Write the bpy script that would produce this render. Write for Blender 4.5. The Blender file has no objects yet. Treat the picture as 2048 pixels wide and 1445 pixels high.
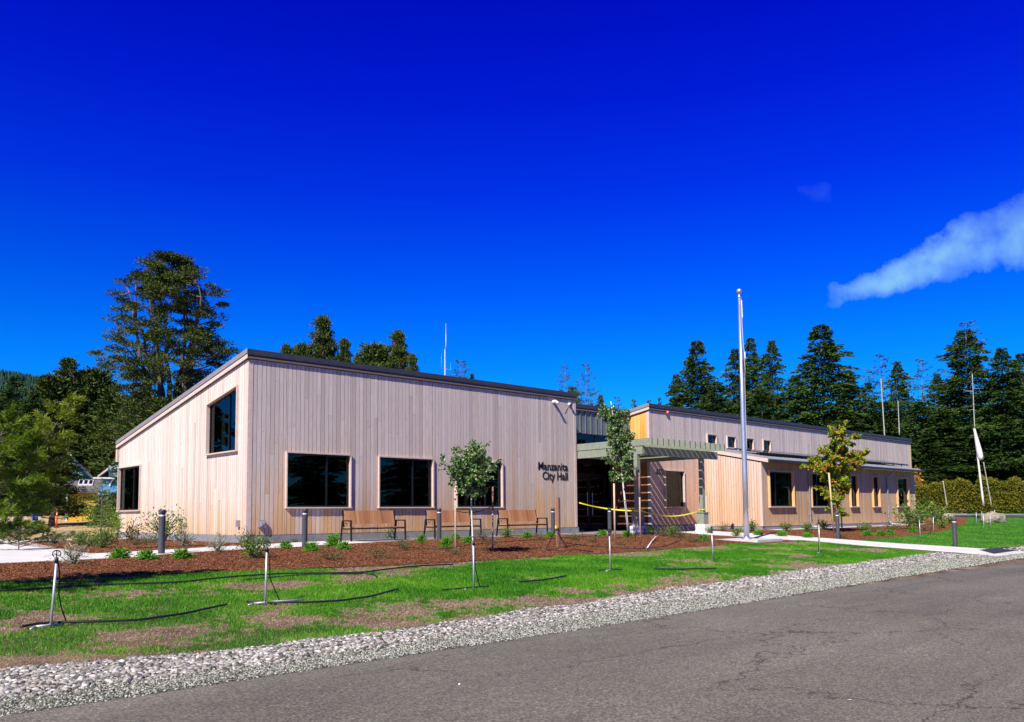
import bpy, math, random
import numpy as np
from mathutils import Vector, Matrix
rng = np.random.default_rng(7); random.seed(7)
S = bpy.context.scene
COL = S.collection

# ------------------------------------------------------------------ camera, sky, sun, exposure
CAM = np.array([-11.46484, -24.41219, 0.58377])
YAW, PITCH, ROLL = 0.748978, 0.077474, -0.008902
FPX, PY0 = 1655.749, 900.182
cy, sy, cp, sp = math.cos(YAW), math.sin(YAW), math.cos(PITCH), math.sin(PITCH)
FW = np.array([sy*cp, cy*cp, sp]); RT = np.array([cy, -sy, 0.0]); UP = np.cross(RT, FW)
RT, UP = RT*math.cos(ROLL)+UP*math.sin(ROLL), -RT*math.sin(ROLL)+UP*math.cos(ROLL)
cd = bpy.data.cameras.new('camera'); cam = bpy.data.objects.new('camera', cd); COL.objects.link(cam)
M = Matrix([[RT[0], UP[0], -FW[0], CAM[0]], [RT[1], UP[1], -FW[1], CAM[1]], [RT[2], UP[2], -FW[2], CAM[2]], [0, 0, 0, 1]])
cam.matrix_world = M
cd.sensor_width = 36; cd.lens = 36*FPX/2048; cd.shift_y = (PY0-722.5)/2048; cd.clip_end = 6000; cd.clip_start = .1
S.camera = cam
SUN = Vector((1.0, 0.40, -1.0)).normalized()          # the way the light travels
sd = bpy.data.lights.new('sun', 'SUN'); so = bpy.data.objects.new('sun', sd); COL.objects.link(so)
so.rotation_euler = SUN.to_track_quat('-Z', 'Y').to_euler(); sd.energy = 5.0; sd.angle = math.radians(.5); sd.color = (1, .93, .80)
W = bpy.data.worlds.new("World"); S.world = W; W.use_nodes = True
nt = W.node_tree; N = nt.nodes; Lk = nt.links
bg = N['Background']
sky = N.new('ShaderNodeTexSky'); sky.sky_type = 'NISHITA'; sky.sun_disc = False
sky.sun_elevation = math.radians(42.9); sky.sun_rotation = math.radians(248.2); sky.air_density = 1.0; sky.dust_density = .2; sky.ozone_density = 3.0
gm = N.new('ShaderNodeGamma'); gm.inputs[1].default_value = 1.0
hs = N.new('ShaderNodeHueSaturation'); hs.inputs['Saturation'].default_value = 1.55; hs.inputs['Value'].default_value = 1.0
tc = N.new('ShaderNodeTexCoord'); sep = N.new('ShaderNodeSeparateXYZ'); Lk.new(tc.outputs['Generated'], sep.inputs[0])
tint = N.new('ShaderNodeValToRGB'); Lk.new(sep.outputs['Z'], tint.inputs[0])
mul = N.new('ShaderNodeMixRGB'); mul.blend_type = 'MULTIPLY'; mul.inputs[0].default_value = 1
Lk.new(sky.outputs[0], hs.inputs['Color']); Lk.new(hs.outputs[0], mul.inputs[1]); Lk.new(tint.outputs[0], mul.inputs[2])
el = tint.color_ramp.elements
el[0].position = 0.0; el[0].color = (.10, .66, .80, 1); el[1].position = .56; el[1].color = (.01, .035, .92, 1)
for p_, c_ in ((.107, (.03, .66, .92)), (.195, (.01, .56, .90)), (.28, (.01, .37, .94)), (.362, (.01, .185, 1.0)), (.458, (.01, .08, 1.0)), (.66, (.006, .018, .42)), (1.0, (.004, .012, .22))): e = el.new(p_); e.color = (*c_, 1)
# clouds: noise in sky-direction space
def skydir(px, py):
    d = FW+RT*(px-1024)/FPX-UP*(py-PY0)/FPX; return d/np.linalg.norm(d)
def cloud(prev, a, b, w, dens, scale, seed, fade):
    """soft streak along the great-circle arc a->b of half-width w (in sky directions)"""
    a = Vector(skydir(*a)); b = Vector(skydir(*b)); mid = ((a+b)/2).normalized(); ax = (b-a); half = ax.length/2; ax.normalize(); ay = mid.cross(ax)
    def dot(v, off=0.0):
        n = N.new('ShaderNodeVectorMath'); n.operation = 'DOT_PRODUCT'; Lk.new(wv, n.inputs[0]); n.inputs[1].default_value = v; return n.outputs['Value']
    nz = N.new('ShaderNodeTexNoise'); nz.inputs['Scale'].default_value = scale; nz.inputs['Detail'].default_value = 7; nz.inputs['Roughness'].default_value = .6
    mp = N.new('ShaderNodeVectorMath'); mp.operation = 'ADD'; mp.inputs[1].default_value = (seed, seed, seed); Lk.new(tc.outputs['Generated'], mp.inputs[0]); Lk.new(mp.outputs[0], nz.inputs['Vector'])
    sb = N.new('ShaderNodeVectorMath'); sb.operation = 'SUBTRACT'; Lk.new(nz.outputs['Color'], sb.inputs[0]); sb.inputs[1].default_value = (.5, .5, .5)
    sc = N.new('ShaderNodeVectorMath'); sc.operation = 'SCALE'; Lk.new(sb.outputs[0], sc.inputs[0]); sc.inputs['Scale'].default_value = w*2.2
    ad = N.new('ShaderNodeVectorMath'); ad.operation = 'ADD'; Lk.new(tc.outputs['Generated'], ad.inputs[0]); Lk.new(sc.outputs[0], ad.inputs[1])
    wv = ad.outputs[0]
    def math_(op, x, y=None, cl=False):
        n = N.new('ShaderNodeMath'); n.operation = op; n.use_clamp = cl
        for i, v in enumerate((x, y)):
            if v is None: continue
            if isinstance(v, (int, float)): n.inputs[i].default_value = v
            else: Lk.new(v, n.inputs[i])
        return n.outputs[0]
    u = math_('DIVIDE', math_('SUBTRACT', dot(ax), ax.dot(mid)), half); v = math_('DIVIDE', dot(ay), w)
    wd = math_('ADD', math_('MULTIPLY', u, .45), .75)                  # wider towards b
    v2 = math_('DIVIDE', v, math_('MAXIMUM', wd, .12))
    r = math_('ADD', math_('POWER', math_('ABSOLUTE', u), 4.0), math_('MULTIPLY', v2, v2))
    m = math_('MULTIPLY', math_('SUBTRACT', 1.0, r, True), dens)
    fn = N.new('ShaderNodeTexNoise'); fn.inputs['Scale'].default_value = scale*2.2; fn.inputs['Detail'].default_value = 8; Lk.new(mp.outputs[0], fn.inputs['Vector'])
    m = math_('MULTIPLY', m, math_('ADD', math_('MULTIPLY', math_('SUBTRACT', fn.outputs[0], .35), 2.2), .35), True)
    mx = N.new('ShaderNodeMixRGB'); Lk.new(m, mx.inputs[0]); Lk.new(prev, mx.inputs[1]); mx.inputs[2].default_value = (2.5, 5.6, 4.9, 1)
    return mx.outputs[0]
c = cloud(mul.outputs[0], (1650, 605), (2135, 432), .037, .80, 11, 3.1, 1)
c = cloud(c, (1590, 375), (1662, 392), .011, .05, 26, 8.3, 1)
vm = N.new('ShaderNodeVectorMath'); vm.operation = 'MULTIPLY'; vm.inputs[1].default_value = (1, .95, 1.42); Lk.new(c, vm.inputs[0]); Lk.new(vm.outputs[0], bg.inputs['Color']); bg.inputs['Strength'].default_value = .092
S.view_settings.view_transform = 'Standard'; S.view_settings.look = 'None'; S.view_settings.gamma = 1; S.view_settings.exposure = .52
S.render.resolution_x = 1024; S.render.resolution_y = 722
S.render.engine = 'CYCLES'

# ------------------------------------------------------------------ geometry of the place
def ray(px, py): return FW+RT*(px-1024)/FPX-UP*(py-PY0)/FPX
def on(px, py, axis, val):
    d = ray(px, py); return CAM+d*(val-CAM[axis])/d[axis]
def ss(x, a, b):
    t = np.clip((np.asarray(x, float)-a)/(b-a), 0, 1); return t*t*(3-2*t)
PYS = [-400, -60, -22, -16.4, -15, -12, -9, -6, -3, 0, 60, 4000]; PZS = [-1.02, -1.02, -1.05, -1.02, -.95, -.72, -.52, -.38, -.28, -.26, -.30, -.30]
def gz(x, y):
    x = np.asarray(x, float); y = np.asarray(y, float)
    z = np.interp(y, PYS, PZS)
    dep = (x-CAM[0])*FW[0]+(y-CAM[1])*FW[1]; lat = (x-CAM[0])*RT[0]+(y-CAM[1])*RT[1]
    return z+ss(dep, 48, 95)*np.clip(1.62-.0075*lat, .6, 2.2)*ss(y, -14, -4)
def G(px, py):
    d = ray(px, py); d = d/np.linalg.norm(d); t = np.concatenate([np.linspace(3, 80, 20000), np.linspace(80, 400, 8000)])
    P = CAM[None]+t[:, None]*d; i = np.where(P[:, 2] < gz(P[:, 0], P[:, 1]))[0]
    return P[i[0]] if len(i) else P[-1]
def at(px, depth):
    """ground point in the picture column px at a given distance"""
    d = ray(px, 1025); d = d/(d@FW); P = CAM+d*depth; P[2] = float(gz(P[0], P[1])); return P

# ------------------------------------------------------------------ node helpers
def mat(name, col=(.5, .5, .5), rough=.7, metal=0, spec=.5):
    m = bpy.data.materials.new(name); m.use_nodes = True; b = m.node_tree.nodes['Principled BSDF']
    b.inputs['Base Color'].default_value = (*col, 1); b.inputs['Roughness'].default_value = rough; b.inputs['Metallic'].default_value = metal
    b.inputs['Specular IOR Level'].default_value = spec
    return m
class NT:
    def __init__(s, m): s.t = m.node_tree; s.n = s.t.nodes; s.b = s.n['Principled BSDF']
    def new(s, k, **kw):
        n = s.n.new('ShaderNode'+k)
        for a, v in kw.items(): setattr(n, a, v)
        return n
    def l(s, a, b): s.t.links.new(a, b)
    def co(s, kind='Object', scale=(1, 1, 1)):
        c = s.new('TexCoord'); m = s.new('Mapping'); m.inputs['Scale'].default_value = scale; s.l(c.outputs[kind], m.inputs[0]); return m.outputs[0]
    def noise(s, vec, scale, detail=4, rough=.55, out=0):
        n = s.new('TexNoise'); n.inputs['Scale'].default_value = scale; n.inputs['Detail'].default_value = detail; n.inputs['Roughness'].default_value = rough
        s.l(vec, n.inputs['Vector']); return n.outputs[out]
    def ramp(s, fac, stops):
        r = s.new('ValToRGB'); s.l(fac, r.inputs[0]); e = r.color_ramp.elements
        e[0].position, e[1].position = stops[0][0], stops[-1][0]
        for k, st in ((0, stops[0]), (1, stops[-1])): e[k].color = (*st[1], 1) if len(st[1]) == 3 else st[1]
        for p, c in stops[1:-1]: e.new(p).color = (*c, 1)
        return r.outputs[0]
    def math(s, op, a, b=None, clamp=False):
        n = s.new('Math', operation=op, use_clamp=clamp)
        for i, v in enumerate((a, b)):
            if v is None: continue
            if isinstance(v, (int, float)): n.inputs[i].default_value = v
            else: s.l(v, n.inputs[i])
        return n.outputs[0]
    def mix(s, f, a, b, mode='MIX'):
        n = s.new('MixRGB', blend_type=mode)
        for i, v in enumerate((f, a, b)):
            if isinstance(v, (int, float)): n.inputs[i].default_value = v
            elif isinstance(v, tuple): n.inputs[i].default_value = (*v, 1)
            else: s.l(v, n.inputs[i])
        return n.outputs[0]
    def rnd(s): return s.new('NewGeometry').outputs['Random Per Island']
    def bump(s, h, strength=.3, dist=.01):
        b = s.new('Bump'); b.inputs['Strength'].default_value = strength; b.inputs['Distance'].default_value = dist; s.l(h, b.inputs['Height']); s.l(b.outputs[0], s.b.inputs['Normal'])
    def base(s, c): s.l(c, s.b.inputs['Base Color'])
def noisy(name, c1, c2, scale=6, rough=.75, metal=0, bump=0, bs=40, spec=.4):
    m = mat(name, c1, rough, metal, spec); t = NT(m); v = t.co()
    t.base(t.mix(t.math('MULTIPLY', t.math('SUBTRACT', t.noise(v, scale, 6), .3), 2.2, True), c1, c2))
    if bump: t.bump(t.noise(v, bs, 4), bump, .01)
    return m
def siding(name, lo, mid, hi, z0, h, var=.9, sat=1):
    m = mat(name, mid, .78, 0, .25); t = NT(m); v = t.co()
    xyz = t.new('SeparateXYZ'); t.l(v, xyz.inputs[0]); r = t.rnd()
    w = t.math('DIVIDE', t.math('SUBTRACT', xyz.outputs['Z'], z0), h)
    w = t.math('ADD', w, t.math('MULTIPLY', t.math('SUBTRACT', t.noise(t.co('Object', (1, 1, .35)), .8, 3), .5), 1.1))
    w = t.math('ADD', w, t.math('MULTIPLY', t.math('SUBTRACT', r, .5), var), True)
    c = t.ramp(w, [(0, lo), (.5, mid), (1, hi)])
    # board by board brightness, grain along the board, knots
    r2 = t.new('TexWhiteNoise', noise_dimensions='1D'); t.l(r, r2.inputs['W'])
    c = t.mix(1, c, t.ramp(r2.outputs[0], [(0, (.80, .77, .76)), (.2, (.93, .91, .90)), (.7, (1.0, 1.0, 1.0)), (1, (1.08, 1.08, 1.08))]), 'MULTIPLY')
    off = t.new('CombineXYZ'); t.l(t.math('MULTIPLY', r, 37.0), off.inputs[2])
    ad = t.new('VectorMath', operation='ADD'); t.l(t.co('Object', (1, 1, .045)), ad.inputs[0]); t.l(off.outputs[0], ad.inputs[1])
    g = t.noise(ad.outputs[0], 62, 5, .6)
    c = t.mix(1, c, t.ramp(g, [(.25, (.80, .78, .76)), (.6, (1.04, 1.04, 1.04))]), 'MULTIPLY')
    vo = t.new('TexVoronoi'); vo.inputs['Scale'].default_value = 3.1; ad2 = t.new('VectorMath', operation='ADD'); t.l(t.co('Object', (1.8, 1.8, 1.0)), ad2.inputs[0]); t.l(off.outputs[0], ad2.inputs[1]); t.l(ad2.outputs[0], vo.inputs['Vector'])
    k = t.ramp(vo.outputs['Distance'], [(.045, (1, 1, 1)), (.085, (0, 0, 0))])
    c = t.mix(t.math('MULTIPLY', k, .6), c, (.16, .085, .05))
    t.base(c); t.bump(g, .25, .004)
    return m
def leafmat(name, stops, rough=.55, trans=.0, spec=.3, nscale=None):
    m = mat(name, stops[0][1], rough, 0, spec); t = NT(m)
    f = t.rnd()
    if nscale: f = t.math('ADD', t.math('MULTIPLY', f, .55), t.math('MULTIPLY', t.noise(t.co(), nscale, 3), .5), True)
    c = t.ramp(f, stops); t.base(c)
    if trans:
        tr = t.new('BsdfTranslucent'); t.l(c, tr.inputs[0]); mx = t.new('MixShader'); mx.inputs[0].default_value = trans
        out = t.n['Material Output']; t.l(t.b.outputs[0], mx.inputs[1]); t.l(tr.outputs[0], mx.inputs[2]); t.l(mx.outputs[0], out.inputs[0])
    return m
# ------------------------------------------------------------------ materials
MT = {}
MT['siding'] = siding('cedar siding', (.62, .39, .21), (.61, .48, .38), (.61, .53, .475), .1, 2.6)
MT['siding_low'] = siding('cedar siding brown', (.56, .36, .20), (.55, .39, .25), (.51, .40, .30), .2, 3.6)
MT['siding_side'] = siding('cedar siding pale', (.66, .46, .28), (.68, .54, .42), (.70, .60, .52), -.2, 1.8, .6)
MT['siding_peach'] = siding('cedar siding peach', (.66, .42, .27), (.67, .46, .34), (.67, .51, .42), .2, 3.0, .9)
MT['siding_new'] = siding('fresh cedar', (.80, .40, .07), (.72, .32, .05), (.80, .48, .14), 3.2, 3, 2.2)
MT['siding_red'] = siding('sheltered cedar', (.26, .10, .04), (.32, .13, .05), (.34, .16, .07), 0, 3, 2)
MT['trim'] = noisy('cedar trim', (.56, .43, .36), (.64, .52, .46), 9, .7)
MT['fasciawood'] = noisy('weathered fascia wood', (.15, .11, .09), (.20, .15, .12), 9, .8)
MT['trim_new'] = noisy('new cedar trim', (.72, .40, .16), (.66, .44, .26), 5, .7)
MT['paper'] = mat('building paper', (.03, .022, .02), .9)
MT['roofmetal'] = noisy('charcoal sheet metal', (.055, .055, .062), (.075, .074, .08), 3, .45, .3)
MT['fasciametal'] = noisy('grey sheet metal edge', (.27, .255, .26), (.33, .31, .31), 3, .45, .2)
MT['roofgrey'] = noisy('light grey roof sheet', (.34, .35, .38), (.42, .43, .45), 2, .35, .5)
MT['seam'] = noisy('standing seam cladding', (.15, .18, .175), (.21, .24, .235), 2, .5, .3)
MT['gutter'] = noisy('dark gutter', (.04, .042, .05), (.055, .057, .065), 3, .4, .4)
MT['spout'] = noisy('grey downspout', (.26, .26, .29), (.34, .34, .37), 4, .4, .3)
MT['alu'] = mat('dark window aluminium', (.012, .013, .016), .35, .3)
MT['concrete'] = noisy('concrete', (.50, .49, .48), (.62, .61, .60), 7, .85, 0, .15, 90)
MT['found'] = noisy('grey foundation', (.19, .20, .215), (.27, .275, .29), 4, .85, 0, .2, 60)
MT['footing'] = noisy('pale concrete footing', (.66, .64, .60), (.78, .76, .72), 6, .85, 0, .1, 60)
MT['greenwood'] = noisy('grey green stained timber', (.19, .215, .165), (.27, .30, .235), 8, .75, 0, .2, 50)
MT['steel'] = noisy('brushed aluminium', (.55, .57, .62), (.66, .68, .73), 8, .38, .75)
MT['galv'] = noisy('galvanised pipe', (.50, .52, .54), (.66, .68, .70), 20, .45, .5)
MT['black'] = mat('black plastic', (.012, .012, .013), .45)
MT['blackmetal'] = mat('black steel', (.02, .02, .022), .4, .4)
MT['bollard'] = noisy('charcoal bollard paint', (.065, .066, .08), (.085, .086, .10), 12, .45, .2)
MT['lens'] = mat('bollard lens', (.75, .78, .80), .25)
MT['white'] = mat('white plastic', (.75, .74, .71), .4)
MT['pvc'] = mat('white pipe', (.80, .80, .78), .4)
MT['red'] = mat('red plastic', (.65, .02, .03), .35)
MT['orange'] = noisy('orange plastic', (.80, .10, .02), (.85, .14, .03), 9, .5)
MT['yellow'] = mat('caution tape', (.80, .72, .03), .4)
MT['stake'] = noisy('lodgepole stake', (.60, .42, .26), (.70, .54, .38), 14, .8)
MT['stakedark'] = noisy('treated timber', (.24, .11, .065), (.32, .16, .10), 8, .8)
MT['whitebark'] = noisy('white painted bark', (.62, .60, .55), (.80, .79, .75), 18, .8)
MT['bark'] = noisy('grey bark', (.085, .065, .05), (.17, .14, .115), 5, .9, 0, .5, 20)
MT['barkdead'] = noisy('bleached bark', (.30, .28, .25), (.52, .50, .46), 2.5, .9)
MT['bleached'] = noisy('bleached snag wood', (.62, .60, .54), (.82, .80, .74), 2, .85)
m = mat('ipe slats', (.4, .2, .1), .5, 0, .4); t = NT(m); rr = t.rnd()
c = t.ramp(rr, [(0, (.30, .13, .055)), (.4, (.42, .20, .085)), (.75, (.52, .28, .13)), (1, (.36, .17, .07))])
t.base(t.mix(1, c, t.ramp(t.noise(t.co('Object', (30, 30, 2)), 3, 4), [(.3, (.85, .83, .8)), (.7, (1.1, 1.1, 1.1))]), 'MULTIPLY')); MT['slat'] = m
m = bpy.data.materials.new('window glass'); m.use_nodes = True; t = NT(m)
tr = t.new('BsdfTransparent'); tr.inputs[0].default_value = (.40, .46, .44, 1); gl = t.new('BsdfGlossy'); gl.inputs['Roughness'].default_value = .01; gl.inputs[0].default_value = (.8, .85, .9, 1)
fr = t.new('LayerWeight'); fr.inputs['Blend'].default_value = .5; mx = t.new('MixShader'); t.l(t.math('ADD', t.math('MULTIPLY', t.math('POWER', fr.outputs['Facing'], 5.0), .8), .04), mx.inputs[0]); t.l(tr.outputs[0], mx.inputs[1]); t.l(gl.outputs[0], mx.inputs[2]); t.l(mx.outputs[0], t.n['Material Output'].inputs[0]); MT['glass'] = m
MT['room'] = mat('dark interior', (.012, .011, .011), .9)
MT['curtain'] = noisy('pale curtain', (.26, .26, .20), (.34, .34, .27), 5, .9)
m = mat('solar glass', (.01, .012, .02), .15, 0, .6); MT['solar'] = m
# foliage
MT['fir'] = leafmat('fir needles', [(0, (.008, .020, .006)), (.35, (.022, .052, .009)), (.75, (.055, .110, .014)), (1, (.12, .18, .03))], .6, .0, .2, .35)
MT['pine'] = leafmat('pine needles', [(0, (.010, .022, .006)), (.35, (.032, .055, .010)), (.75, (.080, .115, .015)), (1, (.17, .19, .03))], .6, .0, .2, .35)
MT['pineyoung'] = leafmat('young pine needles', [(0, (.02, .06, .006)), (.35, (.08, .17, .010)), (.7, (.22, .34, .014)), (1, (.48, .52, .02))], .5, .25, .3, 1.6)
MT['leader'] = leafmat('bright new pine needles', [(0, (.05, .10, .01)), (.5, (.20, .30, .015)), (1, (.46, .46, .03))], .5, .25)
MT['joistdark'] = mat('dark joist end', (.03, .035, .03), .8)
MT['aspen'] = leafmat('pale green leaves', [(0, (.02, .07, .012)), (.4, (.06, .17, .03)), (.75, (.20, .34, .08)), (1, (.46, .50, .24))], .35, .25, .5)
MT['maple'] = leafmat('turning maple leaves', [(0, (.03, .11, .008)), (.42, (.12, .30, .012)), (.58, (.38, .46, .02)), (.68, (.50, .20, .02)), (.80, (.28, .04, .015))], .45, .25, .3, 1.1)
MT['fern'] = leafmat('bright green fronds', [(0, (.04, .18, .008)), (.5, (.10, .36, .015)), (1, (.26, .52, .04))], .5, .25)
MT['shrub'] = leafmat('shrub leaves', [(0, (.022, .07, .010)), (.5, (.07, .19, .02)), (.85, (.20, .34, .035)), (1, (.36, .42, .08))], .4, .2, .4)
MT['silver'] = leafmat('silver leaves', [(0, (.12, .18, .08)), (.5, (.30, .36, .22)), (1, (.55, .58, .45))], .6, .2)
MT['brownleaf'] = leafmat('sparse brown green leaves', [(0, (.04, .06, .02)), (.5, (.09, .13, .03)), (.8, (.20, .16, .06)), (1, (.18, .07, .035))], .6, .2)
MT['limeleaf'] = leafmat('lime shrub leaves', [(0, (.05, .12, .015)), (.5, (.13, .28, .02)), (1, (.34, .46, .05))], .5, .25)
MT['gorse'] = leafmat('yellow green hedge leaves', [(0, (.02, .03, .003)), (.5, (.10, .105, .006)), (1, (.34, .29, .02))], .7, 0, .2, .6)
MT['twig'] = noisy('twig bark', (.10, .06, .035), (.16, .11, .07), 12, .9)

# ------------------------------------------------------------------ mesh helpers
def mesh_np(name, V, F, material, parent=None, smooth=False, attrs=None, mats=None, midx=None):
    """V (n,3), F list of arrays (k,3|4)"""
    me = bpy.data.meshes.new(name); V = np.ascontiguousarray(V, np.float32)
    if not isinstance(F, list): F = [F]
    F = [f for f in F if len(f)]
    me.vertices.add(len(V)); me.vertices.foreach_set('co', V.ravel())
    loops = np.concatenate([f.ravel() for f in F]).astype(np.int32); tot = np.concatenate([np.full(len(f), f.shape[1]) for f in F]); st = np.concatenate([[0], np.cumsum(tot)[:-1]]).astype(np.int32)
    me.loops.add(len(loops)); me.loops.foreach_set('vertex_index', loops)
    me.polygons.add(len(st)); me.polygons.foreach_set('loop_start', st)
    me.polygons.foreach_set('use_smooth', np.full(len(st), bool(smooth)))
    for k, v in (attrs or {}).items():
        a = me.attributes.new(k, 'FLOAT', 'POINT'); a.data.foreach_set('value', v.astype(np.float32))
    me.materials.append(material); me.update(calc_edges=True)
    o = bpy.data.objects.new(name, me); COL.objects.link(o)
    if parent is not None: o.parent = parent
    return o
def rot2(a): c, s = math.cos(a), math.sin(a); return np.array([[c, -s, 0], [s, c, 0], [0, 0, 1.0]])
class MB:
    def __init__(s): s.v = []; s.f4 = []; s.f3 = []; s.n = 0
    def add(s, V, F4=None, F3=None):
        V = np.asarray(V, float)
        if F4 is not None and len(F4): s.f4.append(np.asarray(F4)+s.n)
        if F3 is not None and len(F3): s.f3.append(np.asarray(F3)+s.n)
        s.v.append(V); s.n += len(V)
    def box(s, x0, x1, y0, y1, z0, z1, T=None):
        V = np.array([(x, y, z) for z in (z0, z1) for x, y in ((x0, y0), (x1, y0), (x1, y1), (x0, y1))], float)
        if T is not None: V = T(V)
        s.add(V, [(0, 3, 2, 1), (4, 5, 6, 7), (0, 1, 5, 4), (1, 2, 6, 5), (2, 3, 7, 6), (3, 0, 4, 7)])
    def hexa(s, V):
        s.add(V, [(0, 3, 2, 1), (4, 5, 6, 7), (0, 1, 5, 4), (1, 2, 6, 5), (2, 3, 7, 6), (3, 0, 4, 7)])
    def bar(s, a, b, w, h, up=(0, 0, 1)):
        a = np.array(a, float); b = np.array(b, float); d = b-a; d /= np.linalg.norm(d); x = np.cross(d, up)
        if np.linalg.norm(x) < 1e-4: x = np.cross(d, (1, 0, 0))
        x /= np.linalg.norm(x); y = np.cross(x, d)
        s.hexa([p+x*i*w/2+y*j*h/2 for p in (a, b) for i, j in ((-1, -1), (1, -1), (1, 1), (-1, 1))])
    def tube(s, pts, rad, n=8, cap=True):
        pts = np.array(pts, float); k = len(pts); rad = np.broadcast_to(np.array(rad, float), (k,))
        T = np.gradient(pts, axis=0); T /= np.linalg.norm(T, axis=1)[:, None]+1e-9
        ref = np.array([0, 0, 1.0]) if abs(T[0, 2]) < .9 else np.array([1.0, 0, 0])
        A = np.cross(T, ref); A /= np.linalg.norm(A, axis=1)[:, None]+1e-9; B = np.cross(T, A)
        th = np.arange(n)*2*np.pi/n
        V = pts[:, None]+rad[:, None, None]*(A[:, None]*np.cos(th)[None, :, None]+B[:, None]*np.sin(th)[None, :, None])
        i = np.arange(k-1)[:, None]*n; j = np.arange(n)[None]; jn = (j+1) % n
        F = np.stack([i+j, i+jn, i+n+jn, i+n+j], -1).reshape(-1, 4)
        V = V.reshape(-1, 3); F3 = []
        if cap:
            V = np.vstack([V, pts[0], pts[-1]]); c0, c1 = k*n, k*n+1
            F3 = [(c0, (q+1) % n, q) for q in range(n)]+[(c1, (k-1)*n+q, (k-1)*n+(q+1) % n) for q in range(n)]
        s.add(V, F, F3)
    def lathe(s, prof, n=16, c=(0, 0, 0)):
        prof = np.array(prof, float); th = np.arange(n)*2*np.pi/n
        V = np.stack([prof[:, 0, None]*np.cos(th)+c[0], prof[:, 0, None]*np.sin(th)+c[1], np.repeat(prof[:, 1, None]+c[2], n, 1)], -1)
        k = len(prof); i = np.arange(k-1)[:, None]*n; j = np.arange(n)[None]; jn = (j+1) % n
        s.add(V.reshape(-1, 3), np.stack([i+j, i+jn, i+n+jn, i+n+j], -1).reshape(-1, 4))
    def build(s, name, material, parent=None, smooth=False, **k):
        F = ([np.concatenate(s.f4)] if s.f4 else [])+([np.concatenate(s.f3)] if s.f3 else [])
        return mesh_np(name, np.concatenate(s.v), F, material, parent, smooth, **k)
def tag(o, label=None, cat=None, group=None, kind=None):
    if label: o['label'] = label
    if cat: o['category'] = cat
    if group: o['group'] = group
    if kind: o['kind'] = kind
    return o
def thing(name, loc=(0, 0, 0), rz=0, label=None, cat=None, group=None, kind=None):
    o = bpy.data.objects.new(name, None); COL.objects.link(o); o.location = tuple(float(q) for q in loc); o.rotation_euler = (0, 0, rz); o.empty_display_size = .2
    return tag(o, label, cat, group, kind)
def kids(o): return [q for q in bpy.data.objects if q.parent == o]
def dup(o, loc=None, rz=None, scale=None, parent=None, **tg):
    c = o.copy(); COL.objects.link(c)
    if parent is not None: c.parent = parent
    if loc is not None: c.location = tuple(float(q) for q in loc)
    if rz is not None: c.rotation_euler = (0, 0, rz)
    if scale is not None: c.scale = scale
    for k in kids(o):
        dup(k, parent=c)
    tag(c, **tg); return c
def leaves(P, D, L, Wd, fold=.25, rs=None):
    """diamond leaves at P pointing along D"""
    rs = rs or rng; n = len(P); D = D/(np.linalg.norm(D, axis=1)[:, None]+1e-9)
    a = rs.normal(size=(n, 3)); X = np.cross(D, a); X /= np.linalg.norm(X, axis=1)[:, None]+1e-9; Nn = np.cross(X, D)
    L = np.broadcast_to(L, (n,))[:, None]; Wd = np.broadcast_to(Wd, (n,))[:, None]
    V = np.stack([P, P+D*L*.5+X*Wd/2+Nn*Wd*fold, P+D*L, P+D*L*.5-X*Wd/2+Nn*Wd*fold], 1).reshape(-1, 3)
    return V, np.arange(4*n).reshape(n, 4)
def merge(parts):
    V = []; F = []; k = 0
    for v, f in parts: V.append(v); F.append(f+k); k += len(v)
    return np.concatenate(V), np.concatenate(F)
def unit(n, rs=None):
    v = (rs or rng).normal(size=(n, 3)); return v/np.linalg.norm(v, axis=1)[:, None]
def vnoise(x, y, scale, seed=0, octaves=4):
    """value noise in 0..1"""
    r = np.random.default_rng(seed); out = 0; amp = 1; tot = 0
    for o in range(octaves):
        g = r.random((128, 128)); u = np.asarray(x)/scale*2**o; v = np.asarray(y)/scale*2**o
        i = np.floor(u).astype(int); j = np.floor(v).astype(int); fu = u-i; fv = v-j; fu = fu*fu*(3-2*fu); fv = fv*fv*(3-2*fv)
        a = g[i % 128, j % 128]; b = g[(i+1) % 128, j % 128]; c_ = g[i % 128, (j+1) % 128]; d = g[(i+1) % 128, (j+1) % 128]
        out = out+amp*((a*(1-fu)+b*fu)*(1-fv)+(c_*(1-fu)+d*fu)*fv); tot += amp; amp *= .5
    return out/tot
# ------------------------------------------------------------------ ground, road, walks, beds
def depth_of(x, y): return (x-CAM[0])*FW[0]+(y-CAM[1])*FW[1]
def lat_of(x, y): return (x-CAM[0])*RT[0]+(y-CAM[1])*RT[1]
RE = lambda x: np.interp(x, [-100, -2, 9, 20, 60, 300], [-16.45, -16.45, -16.02, -15.73, -15.2, -14])        # road edge
RG = lambda x: np.interp(x, [-20, -9.5, -7.6, -4.9, -3, -.5, 3.1, 7.7, 10.75, 17.2, 22, 40, 80], [-14.8, -14.85, -15.1, -15.1, -15, -14.8, -14.45, -14.15, -14, -13.6, -14.2, -14.0, -14])
RF = lambda x: np.interp(x, [-20, -9.7, -6.2, 0, 6, 16.8, 22, 60], [-15.9, -15.93, -15.97, -15.54, -15.1, -14.6, -14.7, -14.5])  # cobble | crushed stone
MG = lambda x: np.interp(x, [-14, -7.5, -3.5, 0, 8, 11, 15, 17.5], [-8, -8.35, -8.9, -9.25, -9.35, -8.95, -9.05, -9.0])         # mulch | lawn
MGR = lambda x: np.interp(x, [19.6, 22.9, 27.2, 32.2, 46, 74], [-9.7, -9.6, -9.36, -8.6, -5.2, 4])
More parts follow.
